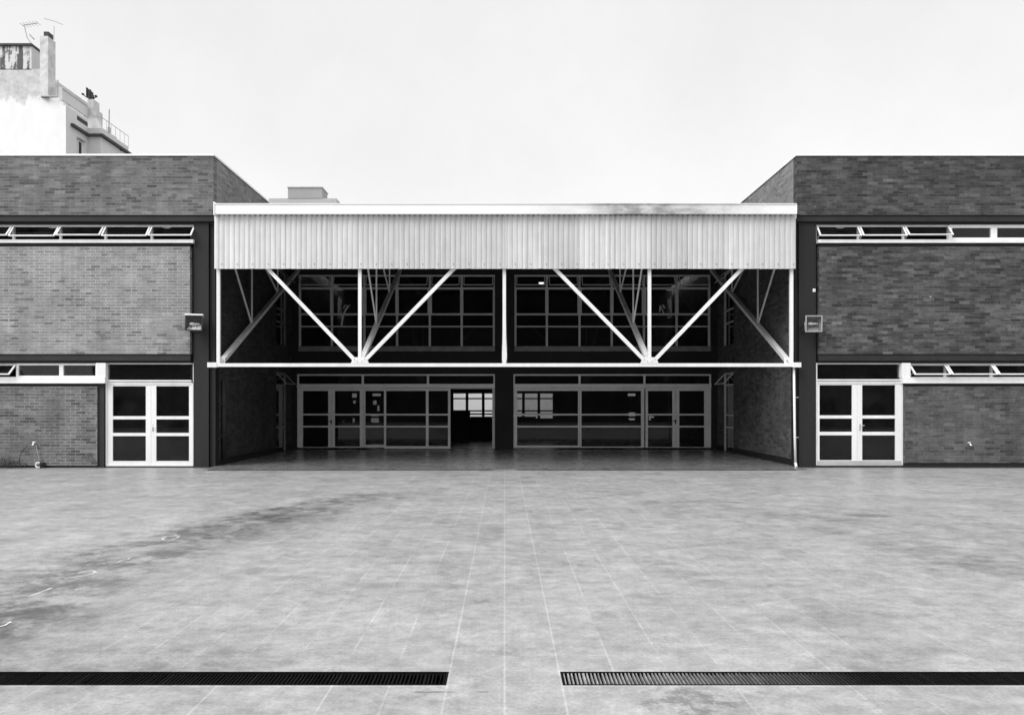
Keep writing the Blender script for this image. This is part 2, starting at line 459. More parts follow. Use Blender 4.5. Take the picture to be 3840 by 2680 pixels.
def stripe_mat():
    m, t, b = mat('streaked_boards')
    g = pos(t)
    s3 = N(t, 'ShaderNodeSeparateXYZ'); t.links.new(g.outputs['Position'], s3.inputs[0])
    n = noise(t, combine(t, math_(t, 'MULTIPLY', s3.outputs[0], 2.0), math_(t, 'MULTIPLY', s3.outputs[2], .22)), 1, 3, .6)
    n2 = noise(t, g.outputs['Position'], 2.2, 5, .7)
    s = math_(t, 'ADD', n, maprange(t, n2, .3, .7, -.07, .07))
    c = maprange(t, s, .44, .53, .10, .62, True)
    t.links.new(c, b.inputs['Base Color']); b.inputs['Roughness'].default_value = .9
    return m

def fading_bars():
    m, t, b = mat('fading_bars')
    g = pos(t); s3 = N(t, 'ShaderNodeSeparateXYZ'); t.links.new(g.outputs['Position'], s3.inputs[0])
    c = maprange(t, s3.outputs[0], .4, 2.2, .34, .007, True)  # bars go from pale near the centre to dark outwards
    n = noise(t, g.outputs['Position'], 14, 4, .7)
    t.links.new(math_(t, 'MULTIPLY', c, maprange(t, n, .3, .7, .45, 1.1)), b.inputs['Base Color'])
    b.inputs['Roughness'].default_value = .9; b.inputs['Specular IOR Level'].default_value = .1
    return m
M = {
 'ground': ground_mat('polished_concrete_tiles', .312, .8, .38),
 'floor': ground_mat('covered_tiles_shaded', .175, 1.0, .24),  # yard tiles darkened, part of the canopy's shade is in the colour
 'br_lp': brick('brick_left_parapet', .150, .20, .21, .20, 1.0, .009, .14),
 'br_lm': brick('brick_left_panel', .245, .12, .42, .10, 2.0, .0125, .16, .05),
 'br_ll': brick('brick_left_base', .145, .20, .27, .16, 3.0, .0115, .20),
 'br_rp': brick('brick_right_parapet', .068, .30, .085, .36, 4.0, .007, .22),
 'br_rm': brick('brick_right_panel', .080, .34, .105, .36, 5.0, .007, .26),
 'br_rl': brick('brick_right_base', .095, .16, .135, .18, 6.0, .008, .20),
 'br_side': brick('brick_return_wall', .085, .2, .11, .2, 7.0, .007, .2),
 'br_lside_shade': brick('brick_left_return_shaded', .045, .2, .055, .2, 9.0, .007, .2),  # darker brick copy, the recess shade is put into the colour
 'br_ret_lit': brick('brick_parapet_return_lit', .200, .14, .26, .14, 10.0, .009, .12),  # lighter brick copy, extra sky light on the returns painted in
 'br_opp': brick('brick_added_opposite', .05, .2, .07, .2, 8.0),
 'white': plain('white_enamel', .80, .42, .09, 2.5, streak=True),
 'strutp': plain('shaded_truss_paint', .74, .5, .12, 3),  # the truss white dimmed, shade under the canopy put into the colour
 'whited': plain('white_enamel_weathered', .80, .5, .08, 5, streak=True),
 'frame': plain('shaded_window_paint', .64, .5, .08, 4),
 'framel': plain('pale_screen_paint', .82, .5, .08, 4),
 'wood_shade': plain('varnished_wood_and_frame_shade', .24, .5, .25, 4),
 'steel': plain('dark_steel', .015, .7, .25, 2, streak=True),
 'steelg': plain('grey_steel_channel', .022, .7, .25, 2),
 'black': plain('black_paint', .012, .6, .2, 3),
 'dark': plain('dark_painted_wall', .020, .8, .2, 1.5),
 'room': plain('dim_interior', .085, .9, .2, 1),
 'roof': plain('roof_sheet', .10, .8, .2, 2),
 'coping': plain('metal_coping', .85, .5, .05, 3),
 'concrete': plain('grey_concrete', .42, .9, .14, .7, bumpy=.2),
 'pale': plain('pale_wall', .8, .9, .05, 1),
 'midgrey': plain('grey_wall', .42, .9, .12, 1),
 'cladding': cladding_mat(), 'gutter': gutter_mat(),
 'glass': glass('window_glass', .75, .02, 1.38),
 'glass_in': glass('lamp_glass', .9, .03, 1.3),
 'galv': plain('galvanised_metal', .36, .45, .15, 8),
 'chrome': plain('chrome', .75, .25, .05, 8, metal=.8),
 'rubber': plain('hose_rubber', .03, .6, .1, 5),
 'leaf': plain('weed_leaves', .05, .7, .4, 10),
 'lampon': emit('lit_lamp', 2.5),
 'lampdim': emit('ceiling_lamp_glow', .35),
 'plaster': plaster_mat('white_plaster', .80, 29.9, .52),
 'plaster2': plaster_mat('side_plaster', .60),
 'plaster3': plaster_mat('chimney_plaster', .55, 20, .55),
 'stripes': stripe_mat(),
 'farroof': plain('far_dark_trim', .05, .8, .3, 1),
 'greyblock': plain('far_concrete', .33, .9, .10, .6),
 'greyblock2': plain('far_concrete_pale', .43, .9, .08, .6),
 'chalk': plain('worn_white_paint', .56, .8, .45, 14),
 'ironl': plain('dull_iron', .007, .9, .3, 8, spec=.08),
 'irong': fading_bars(),
 'pit': plain('drain_pit', .004, .9, .3, 5),
}

# ------------------------------------------------------------------ the ground
GX = .331                                   # half gap between the two drain grates
DY0, DY1 = 4.876, 5.123                     # grate depth
DL0, DR1 = -6.2, 6.2
b = MB()
b.wall('x', -150, 150, -60, 260, 0, -.0, [])    # placeholder removed below
b = MB()
A = [-400, DL0, -GX, GX, DR1, 400]; Bv = [-300, DY0, DY1, 900]
for i in range(5):
    for j in range(3):
        if j == 1 and i in (1, 3): continue
        b.poly([(A[i],Bv[j],0),(A[i+1],Bv[j],0),(A[i+1],Bv[j+1],0),(A[i],Bv[j+1],0)])
for x0, x1 in ((DL0, -GX), (GX, DR1)):
    b.mi = 1
    d = -.22
    b.poly([(x0,DY0,d),(x1,DY0,d),(x1,DY1,d),(x0,DY1,d)])
    b.poly([(x0,DY0,0),(x1,DY0,0),(x1,DY0,d),(x0,DY0,d)])
    b.poly([(x0,DY1,0),(x0,DY1,d),(x1,DY1,d),(x1,DY1,0)])
    b.poly([(x0,DY0,0),(x0,DY0,d),(x0,DY1,d),(x0,DY1,0)])
    b.poly([(x1,DY0,0),(x1,DY1,0),(x1,DY1,d),(x1,DY0,d)])
    b.mi = 0
struct(b.build('ground', [M['ground'], M['pit']]))
# keep normals up on the open sheet
g_ = bpy.data.objects['ground'].data
for p in g_.polygons:
    if p.material_index == 0 and p.normal.z < 0: p.flip()

XL, XR = fx(800), fx(2988)                  # inner faces of the two wings
YB = 29.5
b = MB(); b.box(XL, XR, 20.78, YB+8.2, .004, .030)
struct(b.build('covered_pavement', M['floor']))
# slot drains along the edge of the covered floor
for x0, x1, lab in ((px(780,20.72), px(1850,20.72), 'thin dark slot drain across the left half of the covered threshold'),
                    (px(1938,20.72), px(2985,20.72), 'thin dark slot drain across the right half of the covered threshold')):
    b = MB(); b.box(x0, x1, 20.68, 20.715, .004, .010); b.box(x0, x1, 20.745, 20.778, .004, .010)
    b.mi = 1; b.box(x0, x1, 20.715, 20.745, .004, .007)
    tag(b.build('slot_drain', [M['ironl'], M['pit']]), lab, 'drain', 'slot drains at the covered threshold')

# drain grates
for sgn, matn, lab in ((-1, 'ironl', 'long dark iron drain grate in the yard left of the centre line'),
                       (1, 'irong', 'long drain grate with bars paler at one end in the yard right of the centre line')):
    x0, x1 = (DL0, -GX) if sgn < 0 else (GX, DR1)
    t = thing('drain_grate', lab, 'drain grate', ((x0+x1)/2, (DY0+DY1)/2, -.03), 'drain grates across the yard')
    fr = MB()
    fr.box(x0+.002, x1-.002, DY0+.002, DY0+.014, -.035, .002); fr.box(x0+.002, x1-.002, DY1-.014, DY1-.002, -.035, .002)
    xe = -GX if sgn < 0 else GX
    fr.box(xe-sgn*(-.002), xe+sgn*.012, DY0+.014, DY1-.014, -.035, .002)
    fr.build('frame', M['ironl'], t)
    bs = MB(); n = int((x1-x0-.03)/.0227)
    for i in range(n):
        xc = (-GX-.022-i*.0227) if sgn < 0 else (GX+.022+i*.0227)
        jit = random.uniform(-.0012, .0012); w = random.uniform(.0030, .0042)
        if random.random() < .08: w *= .55; jit *= 3
        if i % 22 == 5: w = .0065
        bs.box(xc+jit-w, xc+jit+w, DY0+.014, DY1-.014, -.034, (-.008 if sgn < 0 else -.002)-random.uniform(0, .002))
    bs.build('bars', M[matn], t)

# painted marks
def ribbon(pts, w, z=.004):
    b = MB(); pts = [Vector((p[0], p[1], z)) for p in pts]
    L_ = []; R_ = []
    for i, p in enumerate(pts):
        d = (pts[min(i+1, len(pts)-1)]-pts[max(i-1, 0)]).normalized(); nrm = Vector((-d.y, d.x, 0))
        ww = w*random.uniform(.7, 1.15)/2
        L_.append(p+nrm*ww); R_.append(p-nrm*ww)
    for i in range(len(pts)-1): b.poly([R_[i], R_[i+1], L_[i+1], L_[i]])
    return b
def gp(x, y):
    Y = CH*F/(y-1514); return (px(x, Y), Y)
marks = [
 ([(107,2238),(150,2222),(196,2204)], .020, 'short straight white dash painted on the dark worn arc, nearest the left edge'),
 ([(240,2168),(285,2163),(325,2158),(352,2150),(360,2144),(345,2140),(318,2143),(292,2151)], .018, 'white hairpin shaped painted mark on the worn arc'),
 ([(366,2116),(400,2110),(440,2109),(458,2101),(480,2097),(488,2092),(462,2092),(430,2097)], .018, 'broken white loop painted on the worn arc beyond the hairpin mark'),
 ([(606,2020),(625,2012),(655,2008),(675,2011),(660,2019),(640,2025),(618,2026),(606,2020)], .020, 'small white oval ring painted on the darkest part of the arc'),
 ([(594,1989),(612,1984),(640,1982),(658,1983)], .018, 'faint white dash painted just behind the oval ring'),
 ([(735,2058),(760,2054),(790,2049),(806,2045)], .018, 'pale painted stroke on the right side of the worn arc'),
 ([(0,2350),(18,2345),(42,2331)], .020, 'bent white stroke cut off by the left edge of the yard view'),
]
for pts, w, lab in marks:
    w2 = [gp(*p) for p in pts]
    fine = []
    for i in range(len(w2)-1):
        for k in range(4):
            a = k/4; fine.append((w2[i][0]*(1-a)+w2[i+1][0]*a+random.uniform(-.002,.002), w2[i][1]*(1-a)+w2[i+1][1]*a))
    fine.append(w2[-1])
    tag(ribbon(fine, w).build('painted_mark', M['chalk']), lab, 'floor marking', 'worn white marks on the yard')

# ------------------------------------------------------------------ window builders
def fixed_window(parent, x0, x1, z0, z1, Y, fw=.055, matn='white', depth=.09, bars=(), mull=(), label=None, gl='glass'):
    """closed light: frame, pane"""
    b = MB()
    b.box(x0, x0+fw, Y, Y+depth, z0, z1); b.box(x1-fw, x1, Y, Y+depth, z0, z1)
    b.box(x0+fw, x1-fw, Y, Y+depth, z0, z0+fw); b.box(x0+fw, x1-fw, Y, Y+depth, z1-fw, z1)
    w = b.build('window', M[matn], parent)
    if label: w['label'] = label
    p = MB(); p.box(x0+fw, x1-fw, Y+depth*.45, Y+depth*.45+.006, z0+fw, z1-fw); p.build('pane', M[gl], w)
    return w
def awning(parent, x0, x1, z0, z1, Y, ang, Ls, fw=.026, matn='white', thin=.022):
    """top-hung sash pushed outwards (towards -Y)"""
    b = MB(); d = .07
    b.box(x0, x0+thin, Y, Y+d, z0, z1); b.box(x1-thin, x1, Y, Y+d, z0, z1)
    b.box(x0+thin, x1-thin, Y, Y+d, z0, z0+.02); b.box(x0+thin, x1-thin, Y, Y+d, z1-.03, z1)
    w = b.build('window', M['whited'], parent)
    zt = z1-.035; yt = Y-.012
    dy, dz = -math.sin(ang)*Ls, -math.cos(ang)*Ls
    s = MB(); xa, xb = x0+.03, x1-.03
    nrm = (0, math.cos(ang), -math.sin(ang))
    up = Vector((0, math.cos(ang), -math.sin(ang)))
    s.bar((xa, yt, zt), (xa, yt+dy, zt+dz), fw*1.35, .03, up=up)
    s.bar((xb, yt, zt), (xb, yt+dy, zt+dz), fw*1.35, .03, up=up)
    s.bar((xa+fw*.7, yt+dy*.975, zt+dz*.975), (xb-fw*.7, yt+dy*.975, zt+dz*.975), fw, .03, up=up)
    s.bar((xa+fw*.7, yt+dy*.04, zt+dz*.04), (xb-fw*.7, yt+dy*.04, zt+dz*.04), fw*.7, .028, up=up)
    # stay arm
    s.bar((xa+.02, Y+.02, z0+.05), (xa+.02, yt+dy*.7, zt+dz*.7), .008, .008)
    s.build('sash', M[matn], w)
    p = MB(); u_ = Vector((0, math.cos(ang)*.003, -math.sin(ang)*.003))
    q = [Vector((xa+.02, yt+dy*.05, zt+dz*.05)), Vector((xb-.02, yt+dy*.05, zt+dz*.05)), Vector((xb-.02, yt+dy*.96, zt+dz*.96)), Vector((xa+.02, yt+dy*.96, zt+dz*.96))]
    p.poly([v-u_ for v in q]); p.poly([v+u_ for v in q][::-1])
    for i in range(4): p.poly([q[i]-u_, q[i]+u_, q[(i+1)%4]+u_, q[(i+1)%4]-u_])
    p.build('pane', M['glass'], w)
    return w

def double_door(parent, X, Z, Y, trX, trZ, knob, grey_kick=False):
    """X: outer, leafL glass 0,1, leafR glass 0,1, outer (world); Z: frame bottom, three glass rows (lo,hi), frame top"""
    x0, a0, a1, c0, c1, x1 = X
    zb, rows, zt = Z
    mid = (a1+c0)/2
    fr = MB()
    fw = .045
    fr.box(x0, x0+fw, Y, Y+.12, zb, trZ[1]); fr.box(x1-fw, x1, Y, Y+.12, zb, zt)
    fr.box(x1-.02, x1, Y+.02, Y+.12, zt, trZ[1])
    fr.box(x0+fw, x1-fw, Y, Y+.12, zt-.03, zt+.035); 
    fr.box(x0+fw, x1-fw, Y-.03, Y+.02, zt+.045, zt+.08)
    fr.box(x0+fw, x1-fw, Y+.03, Y+.1, trZ[1]-.03, trZ[1])
    d = fr.build('door', M['white'], parent)
    for g0, g1, l0, l1 in ((a0, a1, x0+fw+.003, mid-.003), (c0, c1, mid+.003, x1-fw-.003)):
        lf = MB(); ya, yb = Y+.015, Y+.06
        zs = [zb+.003] + [v for r in rows for v in r] + [zt-.033]
        lf.box(l0, g0, ya, yb, zs[0], zs[-1]); lf.box(g1, l1, ya, yb, zs[0], zs[-1])
        for i in range(0, len(zs), 2): lf.box(g0, g1, ya, yb, zs[i], zs[i+1])
        lf.build('door_leaf', M['white'], d)
        gl = MB()
        for r in rows: gl.box(g0-.005, g1+.005, Y+.034, Y+.040, r[0]-.005, r[1]+.005)
        gl.build('pane', M['glass'], d)
    h = MB(); kx, kz = knob
    h.box(kx-.018, kx+.018, Y+.006, Y+.015, kz-.09, kz+.07); h.tube([(kx, Y+.006, kz+.03), (kx, Y-.045, kz+.03), (kx+.09, Y-.045, kz+.03)], .009, 8)
    h.tube([(kx, Y+.01, kz-.05), (kx, Y-.012, kz-.05)], .012, 8)
    h.build('handle', M['chrome'], d)
    k = MB(); k.box(x0+.01, x1-.01, Y-.004, Y+.014, zb, zb+.03)
    if grey_kick: k.box(x0+.05, x1-.05, Y-.004, Y+.014, zb+.031, zb+.12)
    k.build('kick_plate', M['midgrey'] if grey_kick else M['whited'], d)
    tp = MB(); tp.box(x0+fw, x1-.02, Y+.06, Y+.066, zt+.035, trZ[1]-.03); tp.build('transom_pane', M['glass'], d)
    return d

# ------------------------------------------------------------------ the two brick wings
XE = 18.5
Z0P, Z1P = fz(806), fz(585)
WZ = .38
def wing(sgn):
    left = sgn < 0
    Xi = XL if left else XR
    pre = 'l' if left else 'r'
    lab = ('two storey brick wing left of the canopy with a paler brick panel' if left
           else 'darker brick two storey wing right of the canopy')
    t = thing('brick_building', lab, 'building', (sgn*13, 30, 0), 'brick wings either side of the canopy')
    def span(a, b_): return (min(a, b_), max(a, b_))
    o0, o1 = span(sgn*XE, Xi)
    # parapet
    b = MB(); b.wall('x', o0, o1, Z0P, Z1P, YF, YF+.25)
    b.build('parapet_wall', M['br_'+pre+'p'], t)
    # return wall of the recess, with openings of side windows
    hy0, hy1 = 27.45, 28.75
    a, c = span(Xi, Xi+sgn*.25)
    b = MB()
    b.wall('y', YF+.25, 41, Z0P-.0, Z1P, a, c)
    b.build('parapet_return', M['br_ret_lit'], t)
    b = MB()
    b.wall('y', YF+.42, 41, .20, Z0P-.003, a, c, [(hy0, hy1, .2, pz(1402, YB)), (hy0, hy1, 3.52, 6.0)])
    b.build('side_wall', M['br_side'] if not left else M['br_lside_shade'], t)
    b = MB(); b.wall('y', YF+.42, 41, 0.0, .197, a-(.01 if not left else -.0), c+(.01 if left else 0), [(hy0, hy1, .03, .3)])
    b.build('side_plinth', M['black'], t)
    # side windows
    for z0, z1, rows in ((.035, pz(1402,YB), (1.23, .826, 2.22)), (3.52, 6.0, (4.68, 4.26, 5.6))):
        w = MB(); xa, xc = (Xi+sgn*.04, Xi+sgn*.10)
        xa, xc = span(xa, xc)
        w.box(xa, xc, hy0, hy0+.06, z0, z1); w.box(xa, xc, hy1-.07, hy1, z0, z1)
        for r in rows: w.box(xa, xc, hy0+.06, hy1-.07, r-.022, r+.022)
        w.box(xa, xc, hy0+.06, hy1-.07, z1-.05, z1)
        wo = w.build('window', M['frame'] if not left else M['wood_shade'], t)  # left frames borrow the darker wood tone to paint the recess shade
        p = MB(); p.box((xa+xc)/2-.003, (xa+xc)/2+.003, hy0+.06, hy1-.07, z0, z1-.05); p.build('pane', M['glass'], wo)
        # hopper sash leaning into the recess
        s = MB(); zt = z1-.06; zh = rows[2]+.03; xi = Xi-sgn*.30
        s.bar((Xi, hy0+.09, zt), (xi, hy0+.09, zh), .03, .03); s.bar((Xi, hy1-.1, zt), (xi, hy1-.1, zh), .03, .03)
        s.bar((xi, hy0+.075, zh), (xi, hy1-.085, zh), .03, .03, up=(0,0,1))
        s.build('sash', M['frame'] if not left else M['wood_shade'], wo)
    # coping
    b = MB(); b.box(o0, o1+ (0.03 if left else 0), YF-.03, YF+.27, Z1P, Z1P+.045) if left else b.box(o0-.03, o1, YF-.03, YF+.27, Z1P, Z1P+.045)
    a2, c2 = (Xi-.27, Xi+.03) if left else (Xi-.03, Xi+.27)
    b.box(a2, c2, YF+.27, 41, Z1P, Z1P+.045)
    b.build('coping', M['coping'], t)
    # upper channel, and window head blackened to paint the shade there
    b = MB(); b.box(o0, o1, YF+.035, YF+.20, fz(829), Z0P-.003); b.box(o0, o1, YF+.02, YF+.035, fz(829), fz(829)+.012); b.box(o0, o1, YF+.02, YF+.035, Z0P-.016, Z0P-.004)
    b.build('upper_channel', M['steelg'], t)
    b = MB(); b.box(o0, o1-.0, YF+.12, YF+.3, fz(838)+.002, fz(829)-.002)
    b.build('shaded_window_head', M['black'], t)
    # mid panel
    xm = fx(712) if left else fx(3072)
    m0, m1 = span(sgn*XE, xm)
    b = MB(); b.box(m0, m1, YF, YF+.25, fz(1327), fz(925)); b.build('brick_panel', M['br_'+pre+'m'], t)
    b = MB(); b.box(m0, m1, YF+.06, YF+.25, fz(925)+.002, fz(911)); b.build('sill_shade_strip', M['black'], t)  # black strip stands in for the shadow under the sill
    b = MB(); b.box(m0, m1, YF+.03, YF+.20, fz(1352), fz(1327)-.003); b.box(m0, m1, YF+.015, YF+.03, fz(1352), fz(1352)+.012)
    b.build('lower_channel', M['steelg'], t)
    b = MB(); b.box(m0, m1 if left else m1, YF+.11, YF+.3, fz(1360)+.002, fz(1352)-.002); b.build('lower_head', M['black'], t)
    # column
    q0, q1 = (fx(721), fx(778)) if left else (fx(3000), fx(3065))
    b = MB()
    b.box(q0, q1, YF+.09, YF+.105, 0, fz(829)-.004); b.box((q0+q1)/2-.012, (q0+q1)/2+.012, YF+.105, YF+.33, 0, fz(829)-.004)
    b.box(q0, q1, YF+.33, YF+.345, 0, fz(829)-.004)
    b.build('column', M['steel'], t)
    e0, e1 = span(q1 if left else q0, Xi)
    b = MB(); b.box(e0+.001, e1-.001, YF+.16, YF+.415, 0, Z0P-.004); b.build('corner_post', M['black'], t)
    f0, f1 = (xm-.05, q0) if left else (q1, xm+.05)
    b = MB(); b.box(f0, f1, YF+.18, YF+.35, 0.0, fz(829)-.004); b.build('recess_shade_strip', M['black'], t)  # black strip paints the recess shadow beside the column
    # ---- upper strip windows
    zt, zb = fz(838), fz(898)
    if left:
        ms = [725, 557.5, 383, 213, 35, -137, -309, -481]; opens = [1]*7
    else:
        ms = [3068, 3229.6, 3400, 3571, 3741, 3912, 4084, 4256]; opens = [1, 1, 1, 0, 0, 0, 0]
    for k in range(7):
        a, c = span(fx(ms[k]), fx(ms[k+1]))
        if opens[k]:
            awning(t, a+.001, c-.001, zb, zt, YF+.17, math.radians([43, 41, 44, 40, 43, 42, 44][k] if left else [40, 41, 44][k]), .385 if left else .375)
        else:
            fixed_window(t, a+.001, c-.001, zb, zt, YF+.15, .075)
    s0, s1 = span(sgn*XE, fx(ms[0]))
    b = MB(); b.box(s0, s1, YF-.015, YF+.24, fz(911)+.003, zb-.002); b.build('sill', M['white'], t)
    # ---- ground floor
    if left:
        X = [fx(388), fx(414), fx(539), fx(578), fx(702), fx(719)]
        Z = (fz(1748), [(fz(1729), fz(1635)), (fz(1623), fz(1572)), (fz(1560), fz(1447))], fz(1436))
        double_door(t, X, Z, YF+.11, None, (0, fz(1360)), (fx(566), fz(1603)))
        post0, post1 = fx(357), fx(394)
        lw = [357, 220, 51, -119, -291, -463]; lo = [0, 0, 1, 1, 1]
        bx0, bx1 = -XE, fx(363); zbr0 = fz(1745)
        dp = (fx(363), fx(386))
        sill = (-XE, fx(394))
    else:
        X = [fx(3064), fx(3080), fx(3203), fx(3241), fx(3366), fx(3394)]
        Z = (fz(1746), [(fz(1726), fz(1632)), (fz(1619), fz(1569)), (fz(1557), fz(1443))], fz(1433))
        double_door(t, X, Z, YF+.11, None, (0, fz(1360)), (fx(3232), fz(1600)), True)
        post0, post1 = fx(3384), fx(3417)
        lw = [3417, 3557, 3732, 3905, 4078, 4250]; lo = [1, 1, 1, 1, 1]
        bx0, bx1 = fx(3395), XE; zbr0 = fz(1735)
        dp = (fx(3396), fx(3402))
        sill = (fx(3386), XE)
    b = MB(); b.box(post0, post1, YF+.03, YF+.25, fz(1415), fz(1360)-.001); b.build('corner_mullion', M['whited'], t)
    for k in range(5):
        a, c = span(fx(lw[k]), fx(lw[k+1]))
        if lo[k]: awning(t, a+.001, c-.001, fz(1415), fz(1361), YF+.15, math.radians(50), .40)
        else: fixed_window(t, a+.001, c-.001, fz(1415), fz(1361), YF+.12, .05)
    b = MB(); b.box(sill[0], sill[1], YF-.01, YF+.20, fz(1437), fz(1415)-.002); b.box(sill[0], sill[1], YF-.035, YF-.01, fz(1437), fz(1437)+.03)
    b.build('sill', M['white'], t)
    b = MB(); b.box(bx0, bx1, YF+.02, YF+.25, zbr0, fz(1448)); b.build('brick_base', M['br_'+pre+'l'], t)
    b = MB(); b.box(bx0, bx1, YF+.07, YF+.25, fz(1448)+.002, fz(1437)-.002); b.box(bx0, bx1, YF+.05, YF+.25, .0, zbr0-.002)
    b.build('plinth', M['black'], t)
    if left:
        b = MB(); b.box(dp[0]+.001, dp[1], YF+.06, YF+.25, 0, fz(1438)); b.build('door_post', M['steelg'], t)
    d0, d1 = (X[0], X[-1])
    b = MB(); b.box(d0, d1, YF+.10, YF+.3, .0, Z[0]-.002); b.build('door_step', M['black'], t)
    # ---- inside: slabs, partitions
    i0, i1 = span(sgn*XE, Xi+sgn*.26)
    b = MB(); b.box(i0, i1, YF+.31, 30, 2.72, 2.95); b.build('floor_slab', M['room'], t)
    b = MB(); b.box(i0, i1, YF+.31, 41, 6.30, 6.5); b.build('roof_slab', M['room'], t)
    b = MB(); b.box(i0, i1, 27.0, 27.2, 0, 2.72); b.box(i0, i1, 27.0, 27.2, 2.95, 6.3); b.box(i0, i1, 40.9, 41, 0, 6.3)
    xx = sgn*XE
    b.box(*span(xx, xx+sgn*.2), YF, 41, 0, Z1P)
    b.build('partition', M['room'], t)
    b = MB(); b.box(i0, i1, YF+.31, 41, -.02, .012); b.build('inner_floor', M['room'], t)
    return t
wing(-1)
wing(1)

# ceiling lamps just inside the strip windows
def ceiling_lamp(x, y, z, r, lab, m='lampdim'):
    t = thing('ceiling_lamp', lab, 'ceiling lamp', (x, y, z), 'round ceiling lamps behind the high windows')
    b = MB(); b.tube([(x, y, z), (x, y, z-.03)], r*.9, 16); b.build('base_plate', M['whited'], t)
    b = MB(); b.sphere((x, y, z-.03), r, (1, 1, .38), 16, 8); b.build('shade', M[m], t, smooth=True)
ceiling_lamp(-11.9, 22.6, 6.295, .13, 'round ceiling lamp in the second open pane from the left edge')
ceiling_lamp(-8.9, 22.6, 6.295, .13, 'round ceiling lamp in the left wing pane nearest the canopy')
ceiling_lamp(8.85, 22.6, 6.295, .13, 'round white ceiling lamp in the first open window of the right wing')

# ------------------------------------------------------------------ hall at the back of the recess
hall = thing('glazed_building', 'two storey glazed hall front set back in deep shade under the canopy', 'building', (0, 33, 0))
def hx(x): return px(x, YB)
def hz(y): return pz(y, YB)
ZT = hz(1402)
ups = [(hx(1119), hx(1856)), (hx(1929), hx(2665))]
gnd = [(hx(1113), hx(1856)), (hx(1925), hx(2668))]
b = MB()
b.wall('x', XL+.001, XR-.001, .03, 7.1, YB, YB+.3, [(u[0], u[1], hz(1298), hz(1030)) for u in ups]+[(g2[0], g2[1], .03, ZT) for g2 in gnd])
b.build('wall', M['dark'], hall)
b = MB(); b.box(XL+.26, XR-.26, YB+.3, 37.5, 6.55, 6.75); b.build('roof', M['room'], hall)
b = MB(); b.box(XL+.001, XR-.001, YB+.3, 37.5, 2.85, 3.2); b.build('floor_slab', M['room'], hall)
# rear wall with small windows to the outside
bwz0, bwz1 = pz(1568, 37.5), pz(1475, 37.5)
rear = [(px(1697,37.5), px(2078,37.5), bwz0, bwz1)]
slits = [(1318,1338,1475,1490),(1322,1334,1501,1512),(1320,1330,1567,1584),(1283,1292,1574,1586),
         (1395,1428,1475,1485),(1397,1412,1501,1517),(1413,1423,1520,1541),(1390,1420,1552,1561),(1390,1421,1567,1584),
         (2354,2385,1475,1484),(2358,2384,1546,1560),(2358,2383,1568,1575),(2433,2455,1560,1566),(2433,2443,1568,1575)]
b = MB()
b.wall('x', XL+.001, XR-.001, .03, 2.85, 37.5, 37.7, rear+[(px(a,37.5), px(c,37.5), pz(d,37.5), pz(e_,37.5)) for a, c, e_, d in slits])
b.box(XL+.001, XR-.001, 37.5, 37.7, 3.2, 6.55)
b.build('rear_wall', M['room'], hall)
b = MB(); z0, z1 = bwz0, bwz1; yy = 37.55
for x in (1695, 1751, 1812, 1866, 1918, 1963, 2021, 2078): b.box(px(x,37.5)-.06, px(x,37.5)+.06, yy, yy+.05, z0, z1)
for y in (1494, 1540, 1552): b.box(rear[0][0], rear[0][1], yy-.01, yy+.06, pz(y,37.5)-.03, pz(y,37.5)+.03)
b.build('rear_window', M['black'], hall)
# lower glazed screens
def rail(b, x0, x1, y0, y1, Y=YB, d=.06, off=.06):   # photograph px -> box in the hall plane
    b.box(hx(x0), hx(x1), Y+off, Y+off+d, hz(y1), hz(y0))
def transom(g0, g1, divs):
    b = MB()
    rail(b, g0, g0+6, 1402, 1439); rail(b, g1-6, g1, 1402, 1439); rail(b, g0+6, g1-6, 1402, 1408)
    for d_ in divs: rail(b, d_-4, d_+4, 1408, 1439)
    rail(b, g0, g1, 1439, 1454, d=.12, off=.02); rail(b, g0, g1, 1454.5, 1457, d=.05, off=.08)
    w = b.build('transom_window', M['framel'], hall)
    p = MB(); rail(p, g0+6, g1-6, 1408, 1439, d=.006, off=.09); p.build('pane', M['glass'], w)
transom(1113, 1856, (1359, 1604)); transom(1925, 2668, (2174, 2418))
def panel(x0, x1, l, r, y0=1457, y1=1678, top=8, bot=8, name='glazed_screen', off=.05, mulls=(), low=None, d=.05, handle=None, matn='framel'):
    b = MB()
    rail(b, x0, x0+l, y0, y1, d=d, off=off); rail(b, x1-r, x1, y0, y1, d=d, off=off)
    rail(b, x0+l, x1-r, y0, y0+top, d=d, off=off); rail(b, x0+l, x1-r, y1-bot, y1, d=d, off=off)
    rail(b, x0+l, x1-r, 1551, 1557, d=d*.8, off=off); rail(b, x0+l, x1-r, 1596, 1602, d=d*.8, off=off)
    for m_ in mulls: rail(b, m_-5, m_+5, y0+top, 1551, d=d*.9, off=off+.002); 
    for m_ in mulls: rail(b, m_-5, m_+5, 1557, 1596, d=d*.9, off=off+.002); rail(b, m_-5, m_+5, 1602, y1-bot, d=d*.9, off=off+.002)
    w = b.build(name, M[matn], hall)
    p = MB(); rail(p, x0+l, x1-r, y0+top, y1-bot, d=.006, off=off+d*.6); p.build('pane', M['glass'], w)
    if handle:
        h = MB(); X_, Z_ = hx(handle[0]), hz(handle[1]); Y_ = YB+off
        h.tube([(X_+.03, Y_, Z_), (X_+.03, Y_-.05, Z_), (X_-.07, Y_-.05, Z_), (X_-.075, Y_-.05, Z_-.03)], .012, 6)
        h.box(X_+.01, X_+.05, Y_-.01, Y_, Z_-.1, Z_+.05)
        h.build('handle', M['steel'], w)
    return w
panel(1113, 1241, 21, 12, bot=2, name='door', off=.07)
panel(1242, 1362, 12, 14, bot=4, name='door', off=.07, handle=(1237, 1580))
panel(1363, 1444, 6, 5, bot=11, off=.05)
